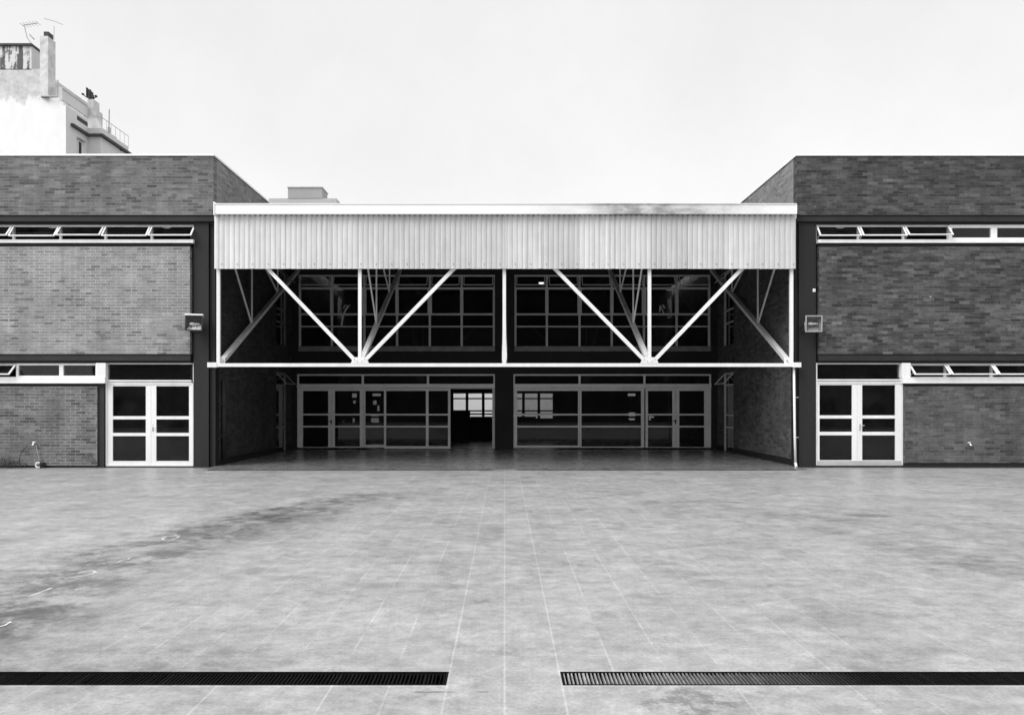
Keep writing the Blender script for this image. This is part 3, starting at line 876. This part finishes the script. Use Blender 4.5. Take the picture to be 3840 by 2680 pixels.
panel(1440, 1689, 8, 9, y0=1456, y1=1682, bot=10, top=9, name='sliding_door', off=-.005, mulls=(1602,), d=.045)
b = MB(); rail(b, 1846, 1856, 1457, 1680, d=.08, off=.04); b.build('door_post', M['frame'], hall)
panel(1925, 2174, 14, 6, bot=8)
panel(2175, 2417, 6, 12, bot=4)
panel(2422, 2535, 9, 12, bot=2, name='door', off=.07)
panel(2536, 2668, 13, 25, bot=2, name='door', off=.07, handle=(2532, 1578))
# upper glazed screens
def upper(mull, g0, g1, tagx):
    b = MB()
    rail(b, g0, g0+8, 1077, 1298); rail(b, g1-8, g1, 1077, 1298)
    rail(b, g0, g1, 1030, 1036); rail(b, g0, g0+5, 1036, 1077); rail(b, g1-5, g1, 1036, 1077)
    rail(b, g0+8, g1-8, 1077, 1084, d=.10, off=.03)
    rail(b, g0+8, g1-8, 1174, 1181); rail(b, g0+8, g1-8, 1221, 1226)
    for m_ in mull:
        wide = 8 if m_ in (1365, 1611, 2174, 2416) else 6
        rail(b, m_-wide, m_+wide, 1084, 1174, d=.09, off=.03)
        rail(b, m_-4, m_+4, 1181, 1221, d=.05); rail(b, m_-4, m_+4, 1226, 1298, d=.05)
        rail(b, m_-4, m_+4, 1036, 1077)
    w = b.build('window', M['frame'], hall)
    p = MB(); rail(p, g0+5, g1-5, 1036, 1298, d=.006, off=.10); p.build('pane', M['glass'], w)
    # hopper sashes
    ed = [g0]+list(mull)+[g1]
    for i in range(len(ed)-1):
        s = MB(); a, c = hx(ed[i]+9), hx(ed[i+1]-9); zt = hz(1038); zb = hz(1070); yo = YB-.14
        s.bar((a, YB+.05, zt), (a, yo, zb), .03, .025); s.bar((c, YB+.05, zt), (c, yo, zb), .03, .025); s.bar((a, yo, zb), (c, yo, zb), .03, .03)
        s.build('hopper_sash', M['frame'], w)
    s = MB(); s.box(hx(g0), hx(g1), YB-.03, YB+.14, hz(1305), hz(1298)); s.box(hx(g0), hx(g1), YB+.0-.012, YB+.12, hz(1312), hz(1305)); s.box(hx(g0), hx(g1), YB-.03, YB+.12, hz(1317), hz(1312))
    s.build('sill', M['wood_shade'], w)
upper((1243, 1365, 1488, 1611, 1731), 1119, 1856, 0)
upper((2051, 2174, 2295, 2416, 2539), 1929, 2665, 1)
# lit lamp upstairs
ceiling_lamp(px(2030,31), 31, pz(1058,31), .10, 'small lit ceiling lamp behind the upper hall window right of centre', 'lampon')
# pale slivers inside the upper glass
def add_sliver(pts, w, lab, Y=YB+.085):
    b = MB()
    for i in range(len(pts)-1):
        b.bar((px(pts[i][0],Y), Y, pz(pts[i][1],Y)), (px(pts[i+1][0],Y), Y, pz(pts[i+1][1],Y)), w, .004)
    return tag(b.build('pale_sliver', M['frame']), lab, 'streamer', 'pale slivers behind the upper windows')
add_sliver([(1281,1222),(1283,1205),(1287,1185),(1291,1172),(1300,1155),(1308,1150)], .055, 'pale hanging sliver behind the second upper pane of the left window group')
add_sliver([(1288,1158),(1291,1148),(1296,1144),(1302,1147),(1314,1144)], .025, 'thin curled sliver above the long one in the left window group')
add_sliver([(2474,1168),(2476,1145)], .05, 'short pale sliver left of a slanted one in the right window group')
add_sliver([(2476,1145),(2490,1175)], .03, 'thin sliver slanting down in the right window group')
add_sliver([(2485,1143),(2493,1156)], .05, 'short slanted sliver, right one of the three in the right window group')
# dark furniture in front of the rear window
def cabinet(x0, x1, ytop, Y, lab):
    t = thing('cabinet', lab, 'cabinet', ((px(x0,Y)+px(x1,Y))/2, Y+.2, .03))
    b = MB(); b.box(px(x0,Y), px(x1,Y), Y, Y+.4, .03, pz(ytop,Y)); b.build('carcass', M['black'], t)
    xm = (px(x0,Y)+px(x1,Y))/2
    b = MB(); b.box(px(x0,Y)+.01, xm-.003, Y-.02, Y-.002, .08, pz(ytop,Y)-.03); b.box(xm+.003, px(x1,Y)-.01, Y-.02, Y-.002, .08, pz(ytop,Y)-.03); b.build('doors', M['black'], t)
cabinet(1692, 1762, 1541, 36.4, 'tall dark cabinet silhouetted through the open sliding door')
cabinet(1764, 2010, 1562, 36.8, 'low dark cabinet under the bright rear window of the hall')
# what stands beyond the rear windows
b = MB(); b.box(px(1500,44), px(1893,44), 44, 44.3, 0, 4.2); tag(b.build('boundary_wall', M['pale']), 'bright white wall seen through the rear window left half of the hall', 'wall')
b = MB(); b.box(px(1895,44), px(2700,44), 44, 44.3, 0, 3.4); tag(b.build('boundary_wall', M['midgrey']), 'grey wall seen through the rear window right of the dark pier', 'wall')
b = MB(); b.box(px(1000,44), px(1498,44), 44, 44.3, 0, 3.4); tag(b.build('boundary_wall', M['midgrey']), 'grey wall seen in slits through the left glazed doors', 'wall')

# ------------------------------------------------------------------ canopy
YT = 21.38
can = thing('canopy', 'white steel truss canopy with pale corrugated fascia spanning between the two wings', 'canopy', (0, 25, 6.4))
def tx(x): return px(x, YT)
def tz(y): return pz(y, YT)
nodes = [820, 1350, 1891, 2435, 2967]
ZBc = (tz(1362)+tz(1375))/2
b = MB(); b.box(tx(790), tx(2993), YT-.042, YT+.042, tz(1375), tz(1362)); b.build('bottom_chord', M['white'], can)
for x0, x1 in ((780, 815), (2972, 3002)):
    b = MB(); b.box(tx(x0), tx(x1), YT-.055, YT+.10, tz(1377), tz(1359)); b.build('end_bracket', M['white'], can)
b = MB(); b.box(tx(805), tx(2985), YT-.04, YT+.04, 6.20, 6.29); b.build('top_chord', M['white'], can)
for n_ in nodes:
    b = MB(); xc = tx(n_); b.box(xc-.041, xc+.041, YT-.04, YT+.04, tz(1362)+.001, 6.199); b.build('post', M['white'], can)
for a, c in ((820,1350),(1891,1350),(1891,2435),(2967,2435)):
    sg = 1 if c > a else -1
    pA = (tx(a)+sg*.10, YT, 6.14); pB = (tx(c)-sg*.12, YT, tz(1362)+.07)
    b = MB(); b.bar(pA, pB, .088, .075, up=(0,1,0)); b.build('diagonal', M['white'], can)
for n_ in (1350, 2435):
    b = MB(); xc = tx(n_); z0 = tz(1362)+.0005
    pts = [(xc-.22,z0),(xc+.22,z0),(xc+.17,z0+.12),(xc+.10,z0+.15),(xc-.10,z0+.15),(xc-.17,z0+.12)]
    for yo in (-.052, .044):
        b.poly([(p[0],YT+yo,p[1]) for p in pts]); b.poly([(p[0],YT+yo+.008,p[1]) for p in pts][::-1])
        for i in range(6):
            p, q = pts[i], pts[(i+1)%6]; b.poly([(p[0],YT+yo,p[1]),(p[0],YT+yo+.008,p[1]),(q[0],YT+yo+.008,q[1]),(q[0],YT+yo,q[1])])
    b.build('gusset_plate', M['white'], can)
    for dx_, dz_ in ((-.13,.09),(.13,.09),(-.06,.05),(.06,.05)):
        b = MB(); b.tube([(xc+dx_, YT-.052, z0+dz_), (xc+dx_, YT-.066, z0+dz_)], .013, 6); b.build('bolt', M['galv'], can)
for x_, s_ in ((820,1),(2967,-1)):
    b = MB(); xc = tx(x_)+s_*.07; z0 = tz(1362)+.0005; w_ = .045
    b.box(min(xc-.09*1, xc-.02), xc+.07, YT+.041, YT+.055, z0, z0+.14); b.build('gusset_plate', M['white'], can)
    b = MB(); b.tube([(xc+s_*.03, YT+.03, z0+.06), (xc+s_*.03, YT-.02, z0+.06)], .022, 10); b.build('bolt', M['galv'], can)
# five cross trusses running back to the hall
pA = Vector((0, YT+.08, tz(1358))); pB = Vector((0, YB-.02, 6.18))
def strut_pt(Y):
    k = (Y-pA.y)/(pB.y-pA.y); return pA.z+(pB.z-pA.z)*k
for i, n_ in enumerate(nodes):
    xc = tx(n_)+(.03 if i == 0 else -.03 if i == 4 else 0.005)
    b = MB(); b.bar((xc, pA.y, pA.z), (xc, pB.y, pB.z), .125, .10, up=(0,0,1)); b.build('strut', M['strutp'], can)
    b = MB(); b.box(xc-.04, xc+.04, YT+.05, YB-.01, 6.20, 6.30); b.build('rafter', M['white'], can)
    prev = YT+.05
    for Yh in (24.1, 26.85):
        zj = strut_pt(Yh)+.07
        b = MB(); b.box(xc-.02, xc+.02, Yh-.02, Yh+.02, zj, 6.199); b.build('hanger', M['strutp'], can)
        b = MB(); b.bar((xc, prev+.03, 6.18), (xc, Yh-.05, zj+.0), .04, .04, up=(1,0,0)); b.build('web_brace', M['strutp'], can)
        prev = Yh
for Yp in (22.6, 24.1, 25.5, 26.85, 28.2):
    b = MB(); b.box(XL+.02, XR-.02, Yp-.03, Yp+.03, 6.301, 6.38); b.build('purlin', M['steelg'], can)
b = MB(); b.box(XL+.002, XR-.002, 21.33, YB-.003, 6.385, 6.44); b.build('roof_sheet', M['roof'], can)
# gutter fascia
YG = 21.10
b = MB()
b.box(px(805,YG), px(2986,YG), YG, YG+.012, pz(802,YG), pz(764,YG))
b.box(px(805,YG), px(2986,YG), YG-.02, YG, pz(764,YG)-.012, pz(764,YG)+.006)
b.box(px(805,YG), px(2986,YG), YG+.012, 21.36, pz(802,YG), pz(802,YG)+.01)
b.box(px(805,YG), px(2986,YG), 21.345, 21.36, pz(802,YG)+.01, pz(764,YG))
b.box(px(801,YG), px(805,YG)-.001, YG-.022, 21.36, pz(806,YG), pz(757,YG))
b.box(px(2986,YG)+.001, px(2988,YG), YG-.022, 21.36, pz(803,YG), pz(765,YG))
b.build('gutter', M['gutter'], can)
# corrugated cladding
YC = 21.24
x0, x1 = px(803,YC), px(2985,YC); zt_, zb_ = pz(802,YC)+.01, pz(1008,YC)
nr = 113; pitch = (x1-x0)/nr
b = MB(); prof = [(0,.017),(.07,.012),(.17,.003),(.33,-.001),(.50,-.002),(.67,-.001),(.83,.003),(.93,.012)]
cols = []
for r in range(nr):
    for f_, d_ in prof: cols.append((x0+(r+f_)*pitch, YC+d_))
cols.append((x1, YC+.017))
n0 = 0
zb2 = [zb_+(.0 if (k//8) % 7 else .004) for k in range(len(cols))]
for (x, y), zb_k in zip(cols, zb2): b.v += [(x, y, zb_k), (x, y, zt_), (x, y+.004, zb_k), (x, y+.004, zt_)]
for k in range(len(cols)-1):
    a = k*4; c = a+4
    for q in ((a, c, c+1, a+1), (a+2, a+3, c+3, c+2), (a, a+2, c+2, c)): b.f.append(list(q)); b.m.append(0)
b.mi = 1
for r in range(1, nr, 3):
    xs = x0+(r+.5)*pitch; b.tube([(xs, YC-.006, zb_+.115), (xs, YC-.018, zb_+.115)], .011, 6)
clad = b.build('corrugated_cladding', [M['cladding'], M['steelg']], can)
b = MB()
for r in range(nr):
    xs = x0+r*pitch
    b.box(xs-.040+random.uniform(-.006,.006), xs+.040+random.uniform(-.006,.006), YC-.012, YC+.02, zt_-.050-random.uniform(0,.006), zt_-.012)
b.box(x0+.01, x1-.01, YC+.015, YC+.022, zt_-.06, zt_-.012)
b.build('gap_shade_strip', M['steel'], can)  # dark blocks stand in for the shaded gaps under the gutter
b = MB(); b.box(x0+.02, x1-.02, YC+.04, YC+.08, zb_+.02, zb_+.10); b.build('cladding_rail', M['white'], can)

# ------------------------------------------------------------------ floodlights
def floodlight(cx, cz, yaw, pitch_, lab, variant):
    t = thing('floodlight', lab, 'floodlight', (cx, YF+.0, cz), 'floodlights on the steel columns')
    R = Matrix.Translation((cx, YF-.22, cz)) @ Matrix.Rotation(yaw, 4, 'Z') @ Matrix.Rotation(pitch_, 4, 'X')
    def xf(b):
        b.v = [tuple(R @ Vector(v)) for v in b.v]; return b
    h = .205
    b = MB()      # tapered housing open to the front (-Y)
    o = [(-h,-.08,-h),(h,-.08,-h),(h,-.08,h),(-h,-.08,h)]; i_ = [(-.12,.13,-.11),(.12,.13,-.11),(.12,.13,.12),(-.12,.13,.12)]
    for k in range(4): b.poly([o[k], o[(k+1)%4], i_[(k+1)%4], i_[k]])
    b.poly(i_)
    xf(b).build('housing', M['steelg'] if variant else M['galv'], t)
    b = MB()
    f = .028
    b.box(-h, h, -.105, -.08, h-f, h); b.box(-h, h, -.105, -.08, -h, -h+f); b.box(-h, -h+f, -.105, -.08, -h+f, h-f); b.box(h-f, h, -.105, -.08, -h+f, h-f)
    xf(b).build('front_frame', M['steelg'] if variant else M['galv'], t)
    if variant:
        b = MB(); b.box(-h-.01, h+.01, -.15, -.106, h-.022, h+.012); b.box(-h-.01, h+.01, -.106, .10, h+.002, h+.012)
        xf(b).build('visor', M['white'], t)
    b = MB()
    if variant:
        for x0_, x1_, top in ((-.17, -.06, -.03), (-.06, .06, .02), (.06, .17, .03)):  # white lobes paint the bright reflection low in the glass
            b.poly([(x0_, -.06, -.175), (x1_, -.06, -.175), (x1_-.01, .05, top-.03), ((x0_+x1_)/2, .06, top), (x0_+.01, .05, top-.05)])
    else:
        for k in range(-3, 4):
            xk = k*.05; b.poly([(xk-.024,.02+.03*abs(k%2),-.16),(xk+.024,.05,-.16),(xk+.024,.1,.05),(xk-.024,.07+.03*(k%2),.05)])
        b.poly([(-.17,-.03,-.18),(.17,-.03,-.18),(.13,.08,-.06),(-.13,.08,-.06)])
    xf(b).build('reflector', M['white'] if variant else M['galv'], t)
    b = MB(); b.sphere((-.05, 0, 0), .05, (1.5, .8, .8)); b.tube([(.02,0,0),(.09,0,0)], .025, 8); b.sphere((.10,0,0), .028, (1.2,.8,.8))
    xf(b).build('lamp', M['white'], t, smooth=True)
    b = MB(); b.box(-h+f, h-f, -.094, -.090, -h+f, h-f); xf(b).build('glass', M['glass_in'], t)
    b = MB(); b.bar((cx-.24, YF-.16, cz-.02), (cx-.24, YF+.04, cz-.14), .03, .008); b.bar((cx-.24, YF-.16, cz-.02), (cx-.2, YF-.16, cz-.02), .02)
    b.bar((cx-.24, YF+.04, cz-.14), (cx+.1, YF+.088, cz-.16), .03, .012); b.box(cx-.02, cx+.06, YF-.06, YF+.088, cz-.05, cz+.03)
    b.build('bracket', M['steelg'], t)
floodlight(px(724,21.2), pz(1214,21.2), math.radians(14), math.radians(-14), 'floodlight with a white top edge tilted down on the left column', True)
floodlight(px(3052,21.2), pz(1213,21.2), math.radians(-3), math.radians(3), 'square floodlight showing its lamp face on, on the right column', False)

# ------------------------------------------------------------------ downpipes
t = thing('downpipe', 'thin white downpipe dropping from the right end of the truss to the ground', 'pipe', (px(2981,21.45), 21.45, 0), 'rainwater downpipes')
b = MB(); b.tube([(px(2977,21.45), 21.45, pz(1377,21.45)), (px(2980,21.45), 21.45, .9), (px(2983,21.45), 21.45, .10)], .030, 10); b.build('pipe', M['white'], t, smooth=True)
for zc in (.75, 1.75):
    b = MB(); b.box(px(2981,21.45)-.04, px(2981,21.45)+.09, 21.44, 21.46, zc, zc+.02); b.build('pipe_clip', M['galv'], t)
b = MB(); b.tube([(px(2983,21.45), 21.45, .12), (px(2984,21.44), 21.40, .03)], .034, 10); b.build('shoe', M['white'], t)
t = thing('downpipe', 'dark jointed downpipe in the shade at the front of the left return wall', 'pipe', (XL+.07, 22.1, 0), 'rainwater downpipes')
b = MB(); b.tube([(XL+.06, 22.1, .18), (XL+.06, 22.1, 2.2)], .055, 10); b.build('pipe', M['steelg'], t, smooth=True)
for zc in (.75, 1.55):
    b = MB(); b.box(XL+.001, XL+.13, 22.02, 22.18, zc, zc+.06); b.build('pipe_clip', M['steelg'], t)

# ------------------------------------------------------------------ small things along the left wall
t = thing('garden_tap', 'small bright tap on the brickwork left of the left doors', 'tap', (fx(131), YF, fz(1663)), 'outdoor taps')
c = (fx(131), YF-.03, fz(1663))
b = MB(); b.tube([(c[0], YF+.02, c[2]), (c[0], YF-.07, c[2]), (c[0]-.02, YF-.09, c[2]-.04)], .020, 8); b.build('spout', M['chrome'], t)
b = MB(); b.bar((c[0]-.04, YF-.05, c[2]+.045), (c[0]+.04, YF-.05, c[2]+.045), .02); b.tube([(c[0], YF-.05, c[2]+.01), (c[0], YF-.05, c[2]+.05)], .010, 6); b.build('handle', M['white'], t)
t = thing('garden_tap', 'small bright tap low on the dark brickwork right of the right doors', 'tap', (fx(3632), YF, fz(1663)), 'outdoor taps')
c = (fx(3632), YF-.03, fz(1663))
b = MB(); b.tube([(c[0], YF+.02, c[2]), (c[0], YF-.07, c[2]), (c[0]+.02, YF-.09, c[2]-.04)], .018, 8); b.build('spout', M['chrome'], t)
b = MB(); b.bar((c[0]-.045, YF-.05, c[2]+.03), (c[0]+.02, YF-.05, c[2]+.04), .018); b.build('handle', M['white'], t)
b = MB()
pts = [(104,1674),(98,1680),(89,1690),(83,1704),(80,1720),(81,1735),(84,1748)]
b.tube([(fx(x), YF-.04-.01*i, fz(y)) for i, (x, y) in enumerate(pts)], .011, 8)
tag(b.build('hose', M['rubber'], smooth=True), 'thin dark hose curving down the brick wall into the weeds', 'hose')
b = MB(); b.tube([(fx(137), YF-.02, fz(1668)), (fx(142), YF-.03, fz(1690)), (fx(147), YF-.03, fz(1712)), (fx(152), YF-.05, fz(1742))], .009, 8)
tag(b.build('water_pipe', M['galv'], smooth=True), 'thin grey pipe running down from the left tap', 'pipe')
b = MB(); xc, zc = fx(154), .075
b.tube([(xc+.055, YF-.16, zc+.055), (xc-.01, YF-.16, zc+.06), (xc-.05, YF-.16, zc+.02), (xc-.05, YF-.16, zc-.02), (xc-.01, YF-.16, zc-.055), (xc+.055, YF-.16, zc-.05)], .020, 8)
tag(b.build('pipe_elbow', M['white'], smooth=True), 'white C shaped pipe elbow standing on the ground below the left tap', 'pipe fitting')
b = MB()
b.tube([(fx(165), YF-.06, .0), (fx(165), YF-.06, .10)], .06, 10); b.box(fx(150), fx(168), YF-.03, YF+.02, .10, .14)
tag(b.build('stopcock_box', M['black']), 'small black stopcock box behind the white pipe elbow', 'valve box')
t = thing('weed', 'dark bushy weed at the foot of the left brick wall', 'weed', (fx(35), YF-.15, 0))
b = MB()
for _ in range(900):
    x = fx(35)+random.gauss(0, .24); h_ = max(0, .24*math.exp(-((x-fx(40))/.35)**2)+.05)
    z = random.random()*h_; y = YF-.14+random.uniform(-.13, .13)
    a = random.uniform(0, 6.28); l = random.uniform(.02, .05); w_ = l*.35; tilt = random.uniform(-.8, .8)
    d = Vector((math.cos(a)*l, math.sin(a)*l*.6, tilt*l+.012)); sN = Vector((-math.sin(a)*w_, math.cos(a)*w_, .004))
    p = Vector((x, y, z+.012)); b.poly([p-d*.5, p+sN*.5, p+d*.5, p-sN*.5])
b.build('leaves', M['leaf'], t)
b = MB()
for _ in range(14):
    x = fx(35)+random.gauss(0, .15); b.tube([(x, YF-.14, 0), (x+random.uniform(-.08,.08), YF-.14+random.uniform(-.06,.06), random.uniform(.12,.26))], .004, 4)
b.build('stems', M['leaf'], t)
b = MB(); b.sphere((fx(3489), YF-.01, fz(1114)), .022); b.tube([(fx(3489), YF+.01, fz(1114)), (fx(3489), YF-.02, fz(1114))], .012, 6)
tag(b.build('wall_fixing', M['galv']), 'tiny pale fixing in the middle of the dark upper brick panel', 'fixing')
b = MB(); b.sphere((fx(3057), YF+.075, fz(1087)), .025, (1,.6,1)); b.box(fx(3052), fx(3062), YF+.07, YF+.088, fz(1093), fz(1081))
tag(b.build('wall_fixing', M['white']), 'small white fixing on the right column above the floodlight', 'fixing')

# ------------------------------------------------------------------ distant white apartment building (left)
YA = 80.0
def ax(x, Y=YA): return px(x, Y)
def az(y, Y=YA): return pz(y, Y)
apt = thing('apartment_building', 'tall white plastered apartment block with stained top rising behind the left wing', 'building', (-46, 88, 0))
xs0 = ax(247); Y2 = 84.1; xs1 = px(378, Y2)
b = MB()
b.box(-75, ax(155), YA, 92, 0, az(262)); b.box(ax(155)+.001, ax(222), YA, 92, 0, az(368)); b.box(ax(222)+.001, xs0-.3, YA, 92, 0, az(382)); 
b.box(xs0-.299, xs0, YA, 92, 0, az(395))
b.build('gable_wall', M['plaster'], apt)
b = MB(); b.box(xs0+.001, xs0+.04, YA+.05, Y2, 0, az(395)); b.box(xs0-.2, xs1, Y2+.001, 90.3, 0, pz(480,Y2)); b.build('side_wall', M['plaster2'], apt)
# ledge
zl = 27.85
b = MB(); b.box(xs0+.041, xs0+.32, 80.8, Y2-.28, zl-.12, zl+.12); b.box(xs0+.041, xs1+.3, Y2-.28, Y2-.001, zl-.12, zl+.12); b.box(xs1+.001, xs1+.3, Y2, 90.6, zl-.12, zl+.12)
b.build('ledge', M['farroof'], apt)
b = MB(); b.box(xs0+.02, xs0+.06, 82.0, Y2-.02, 28.72, 29.12); b.build('loggia_opening', M['farroof'], apt)
# window
b = MB(); b.box(xs0+.03, xs0+.10, 82.0, 82.95, 24.9, 26.85); b.build('window', M['plaster2'], apt)
w_ = apt.children[-1]
b = MB(); b.box(xs0+.09, xs0+.12, 82.22, 82.72, 24.95, 26.7); b.build('pane', M['black'], w_)
b = MB(); b.box(xs0+.04, xs0+.35, 81.9, 83.3, 26.92, 27.02); b.build('hood', M['midgrey'], w_)
b = MB(); b.box(xs0+.04, xs0+.5, 82.3, Y2, 24.9, 25.3); b.build('balcony', M['plaster2'], apt)
# penthouse
b = MB(); b.box(-75, ax(117), YA+.05, 81.75, az(258), az(173)); b.build('tank_room', M['stripes'], apt)
tr_ = apt.children[-1]
b = MB(); b.box(ax(117)+.001, ax(117)+.03, YA+.08, 81.73, az(258), az(173)); b.build('end_wall', M['plaster2'], tr_)
b = MB(); b.box(-75, ax(117)+.12, YA-.15, 81.8, az(173)+.002, az(165)); b.build('roof_slab', M['farroof'], tr_)
b = MB(); b.box(ax(118), ax(155), YA+.02, YA+1, az(262)+.001, az(258)); b.build('plinth_edge', M['midgrey'], apt)
b = MB(); b.tube([(ax(156), YA-.1, az(262)), (ax(156), YA-.1, az(312))], .07, 6); b.build('pipe', M['midgrey'], apt)
# chimney
b = MB(); b.box(ax(155)+.002, ax(185), YA-.25, 81.1, az(365), az(140)); b.build('chimney', M['plaster3'], apt)
ch = apt.children[-1]
b = MB(); b.box(ax(165), ax(183), YA-.05, 80.8, az(140)+.001, az(120)); b.build('chimney_cap', M['farroof'], ch)
b = MB(); b.box(ax(152), ax(187), YA-.32, 81.2, az(142)-.0, az(139)+.01); 
# upper set-back storey
xu = ax(225)
b = MB(); b.box(ax(185)+.001, xu, YA+.4, 85.1, az(368), az(322)); b.build('setback_storey', M['plaster2'], apt)
b = MB(); b.box(xu-.01, xu+.05, YA+.4, 85.2, az(318)-.25, az(318)-.15); b.build('setback_trim', M['midgrey'], apt)
b = MB(); b.tube([(ax(163), YA-.35, az(366)), (ax(224), YA-.35, az(366)), (ax(224), YA-.35, az(306))], .07, 6); b.tube([(ax(224), YA-.35, az(315)), (ax(205), YA-.2, az(306))], .05, 6); b.build('rail_frame', M['midgrey'], apt)
# stepped tower
b = MB(); b.box(px(328,85.3), px(350,85.3), 85.3, 86.6, pz(482,85.3), pz(372,85.3)); b.box(px(350,85.3)+.001, px(362,85.3), 85.3, 86.6, pz(482,85.3), pz(412,85.3)); b.build('stair_tower', M['plaster'], apt)
b = MB()
for zz in (pz(449,85), ):
    b.tube([(px(330,84.3), 84.3, zz), (xs1, 84.3, zz), (xs1, 90.3, zz)], .03, 6)
for k in range(7):
    yk = 84.3+k; b.tube([(xs1, yk, pz(480,Y2)), (xs1, yk, pz(449,85))], .02, 5)
b.build('railing', M['midgrey'], apt)
b = MB(); b.box(xs1+.0, xs1+.15, 88.2, 88.6, pz(565,88.4), pz(560,88.4)); b.build('vent', M['farroof'], apt)
# things on its roof
t = thing('tv_antenna', 'leaning roof antenna left of the chimney on the white block', 'antenna', (ax(104), 81, az(165)), 'roof antennas')
b = MB(); b.tube([(ax(108), 81, az(165)), (ax(102,81), 81, az(125)), (ax(90,81), 81, az(76))], .045, 6); b.build('mast', M['midgrey'], t)
b = MB(); b.tube([(ax(62), 81, az(78)), (ax(120), 81, az(69))], .04, 6)
for k in range(6): 
    xk = ax(62+k*11.6); zk = az(78-k*1.8); b.tube([(xk, 80.5, zk), (xk, 81.5, zk)], .02, 5)
b.build('boom', M['midgrey'], t)
b = MB(); b.tube([(ax(89), 81, az(113)), (ax(106), 81, az(131))], .07, 6); b.build('clamp_arm', M['midgrey'], t)
t = thing('tv_antenna', 'faint thin roof antenna directly behind the chimney top', 'antenna', (ax(202), 82, az(140)), 'roof antennas')
b = MB(); b.tube([(px(202,82), 82, pz(150,82)), (px(203,82), 82, pz(98,82))], .025, 6); b.build('mast', M['galv'], t)
b = MB(); b.tube([(px(166,82), 82, pz(70,82)), (px(200,82), 82, pz(79,82)), (px(236,82), 82, pz(93,82))], .03, 6); b.build('boom', M['galv'], t)
t = thing('cell_antenna', 'dark cluster of panel antennas on the stepped tower of the white block', 'antenna', (px(342,86), 86, pz(382,86)))
b = MB(); b.tube([(px(345,86), 86, pz(382,86)), (px(343,86), 86, pz(352,86))], .06, 8)
b.tube([(px(311,86), 86, pz(354,86)), (px(322,86), 86, pz(364,86)), (px(343,86), 86, pz(374,86)), (px(355,86), 86, pz(368,86)), (px(363,86), 86, pz(360,86))], .045, 6); b.build('mount', M['steelg'], t)
for x_, y0_, y1_, w_ in ((328,331,364,.055),(338,338,374,.09),(346,347,372,.07),(350,358,372,.05),(312,352,357,.08),(361,359,365,.08)):
    b = MB(); b.box(px(x_,86)-w_, px(x_,86)+w_, 85.8, 86.1, pz(y1_,86), pz(y0_,86)); b.build('panel', M['steelg'], t)
t = thing('flag_pole', 'thin pale pole on the terrace railing of the white block', 'pole', (px(408,87), 87, pz(500,87)))
b = MB(); b.tube([(px(408,87), 87, pz(505,87)), (px(410,87), 87, pz(410,87))], .05, 6); b.build('mast', M['galv'], t)
b = MB(); b.box(px(405,87), px(412,87), 86.9, 87.2, pz(498,87), pz(478,87)); b.build('box', M['midgrey'], t)

# grey concrete block beyond the canopy
YQ = 60
blk = thing('concrete_building', 'plain grey concrete block with a roof box peeping over the canopy', 'building', ((px(1008,YQ)+px(1262,YQ))/2, 63, 0))
b = MB(); b.box(px(1008,YQ), px(1262,YQ), YQ, 62.5, 0, pz(744,YQ)); b.build('body', M['greyblock2'], blk)
b = MB(); b.box(px(1080,YQ), px(1208,YQ), YQ-.03, 61.8, pz(744,YQ)+.002, pz(705,YQ)); b.build('roof_box', M['greyblock'], blk)
rb = blk.children[-1]
b = MB(); b.box(px(1080,YQ)-.04, px(1208,YQ)+.04, YQ-.08, 61.9, pz(705,YQ)+.001, pz(701,YQ)); b.build('slab_edge', M['midgrey'], rb)
for x_, r_ in ((1046,.10),(1241,.12)):
    b = MB(); b.sphere((px(x_,YQ), YQ+.6, pz(743,YQ)+.03), r_, (1,1,.8)); b.build('roof_vent', M['greyblock'], blk)

# ------------------------------------------------------------------ unseen wing added behind the viewer to darken reflections in the glass
opp = thing('brick_building', 'added unseen brick wing behind the viewer that darkens the glass reflections', 'building', (0, -16, 0))
holes = [(-24+k*4, -21.5+k*4, z, z+1.3) for k in range(12) for z in (1.0, 4.2)]
b = MB(); b.wall('x', -28, 28, 0, 9.0, -15, -15.3, holes); b.build('wall', M['br_opp'], opp)
b = MB(); b.box(-28, 28, -24, -15.6, 0, 8.8); b.build('inner_block', M['room'], opp)
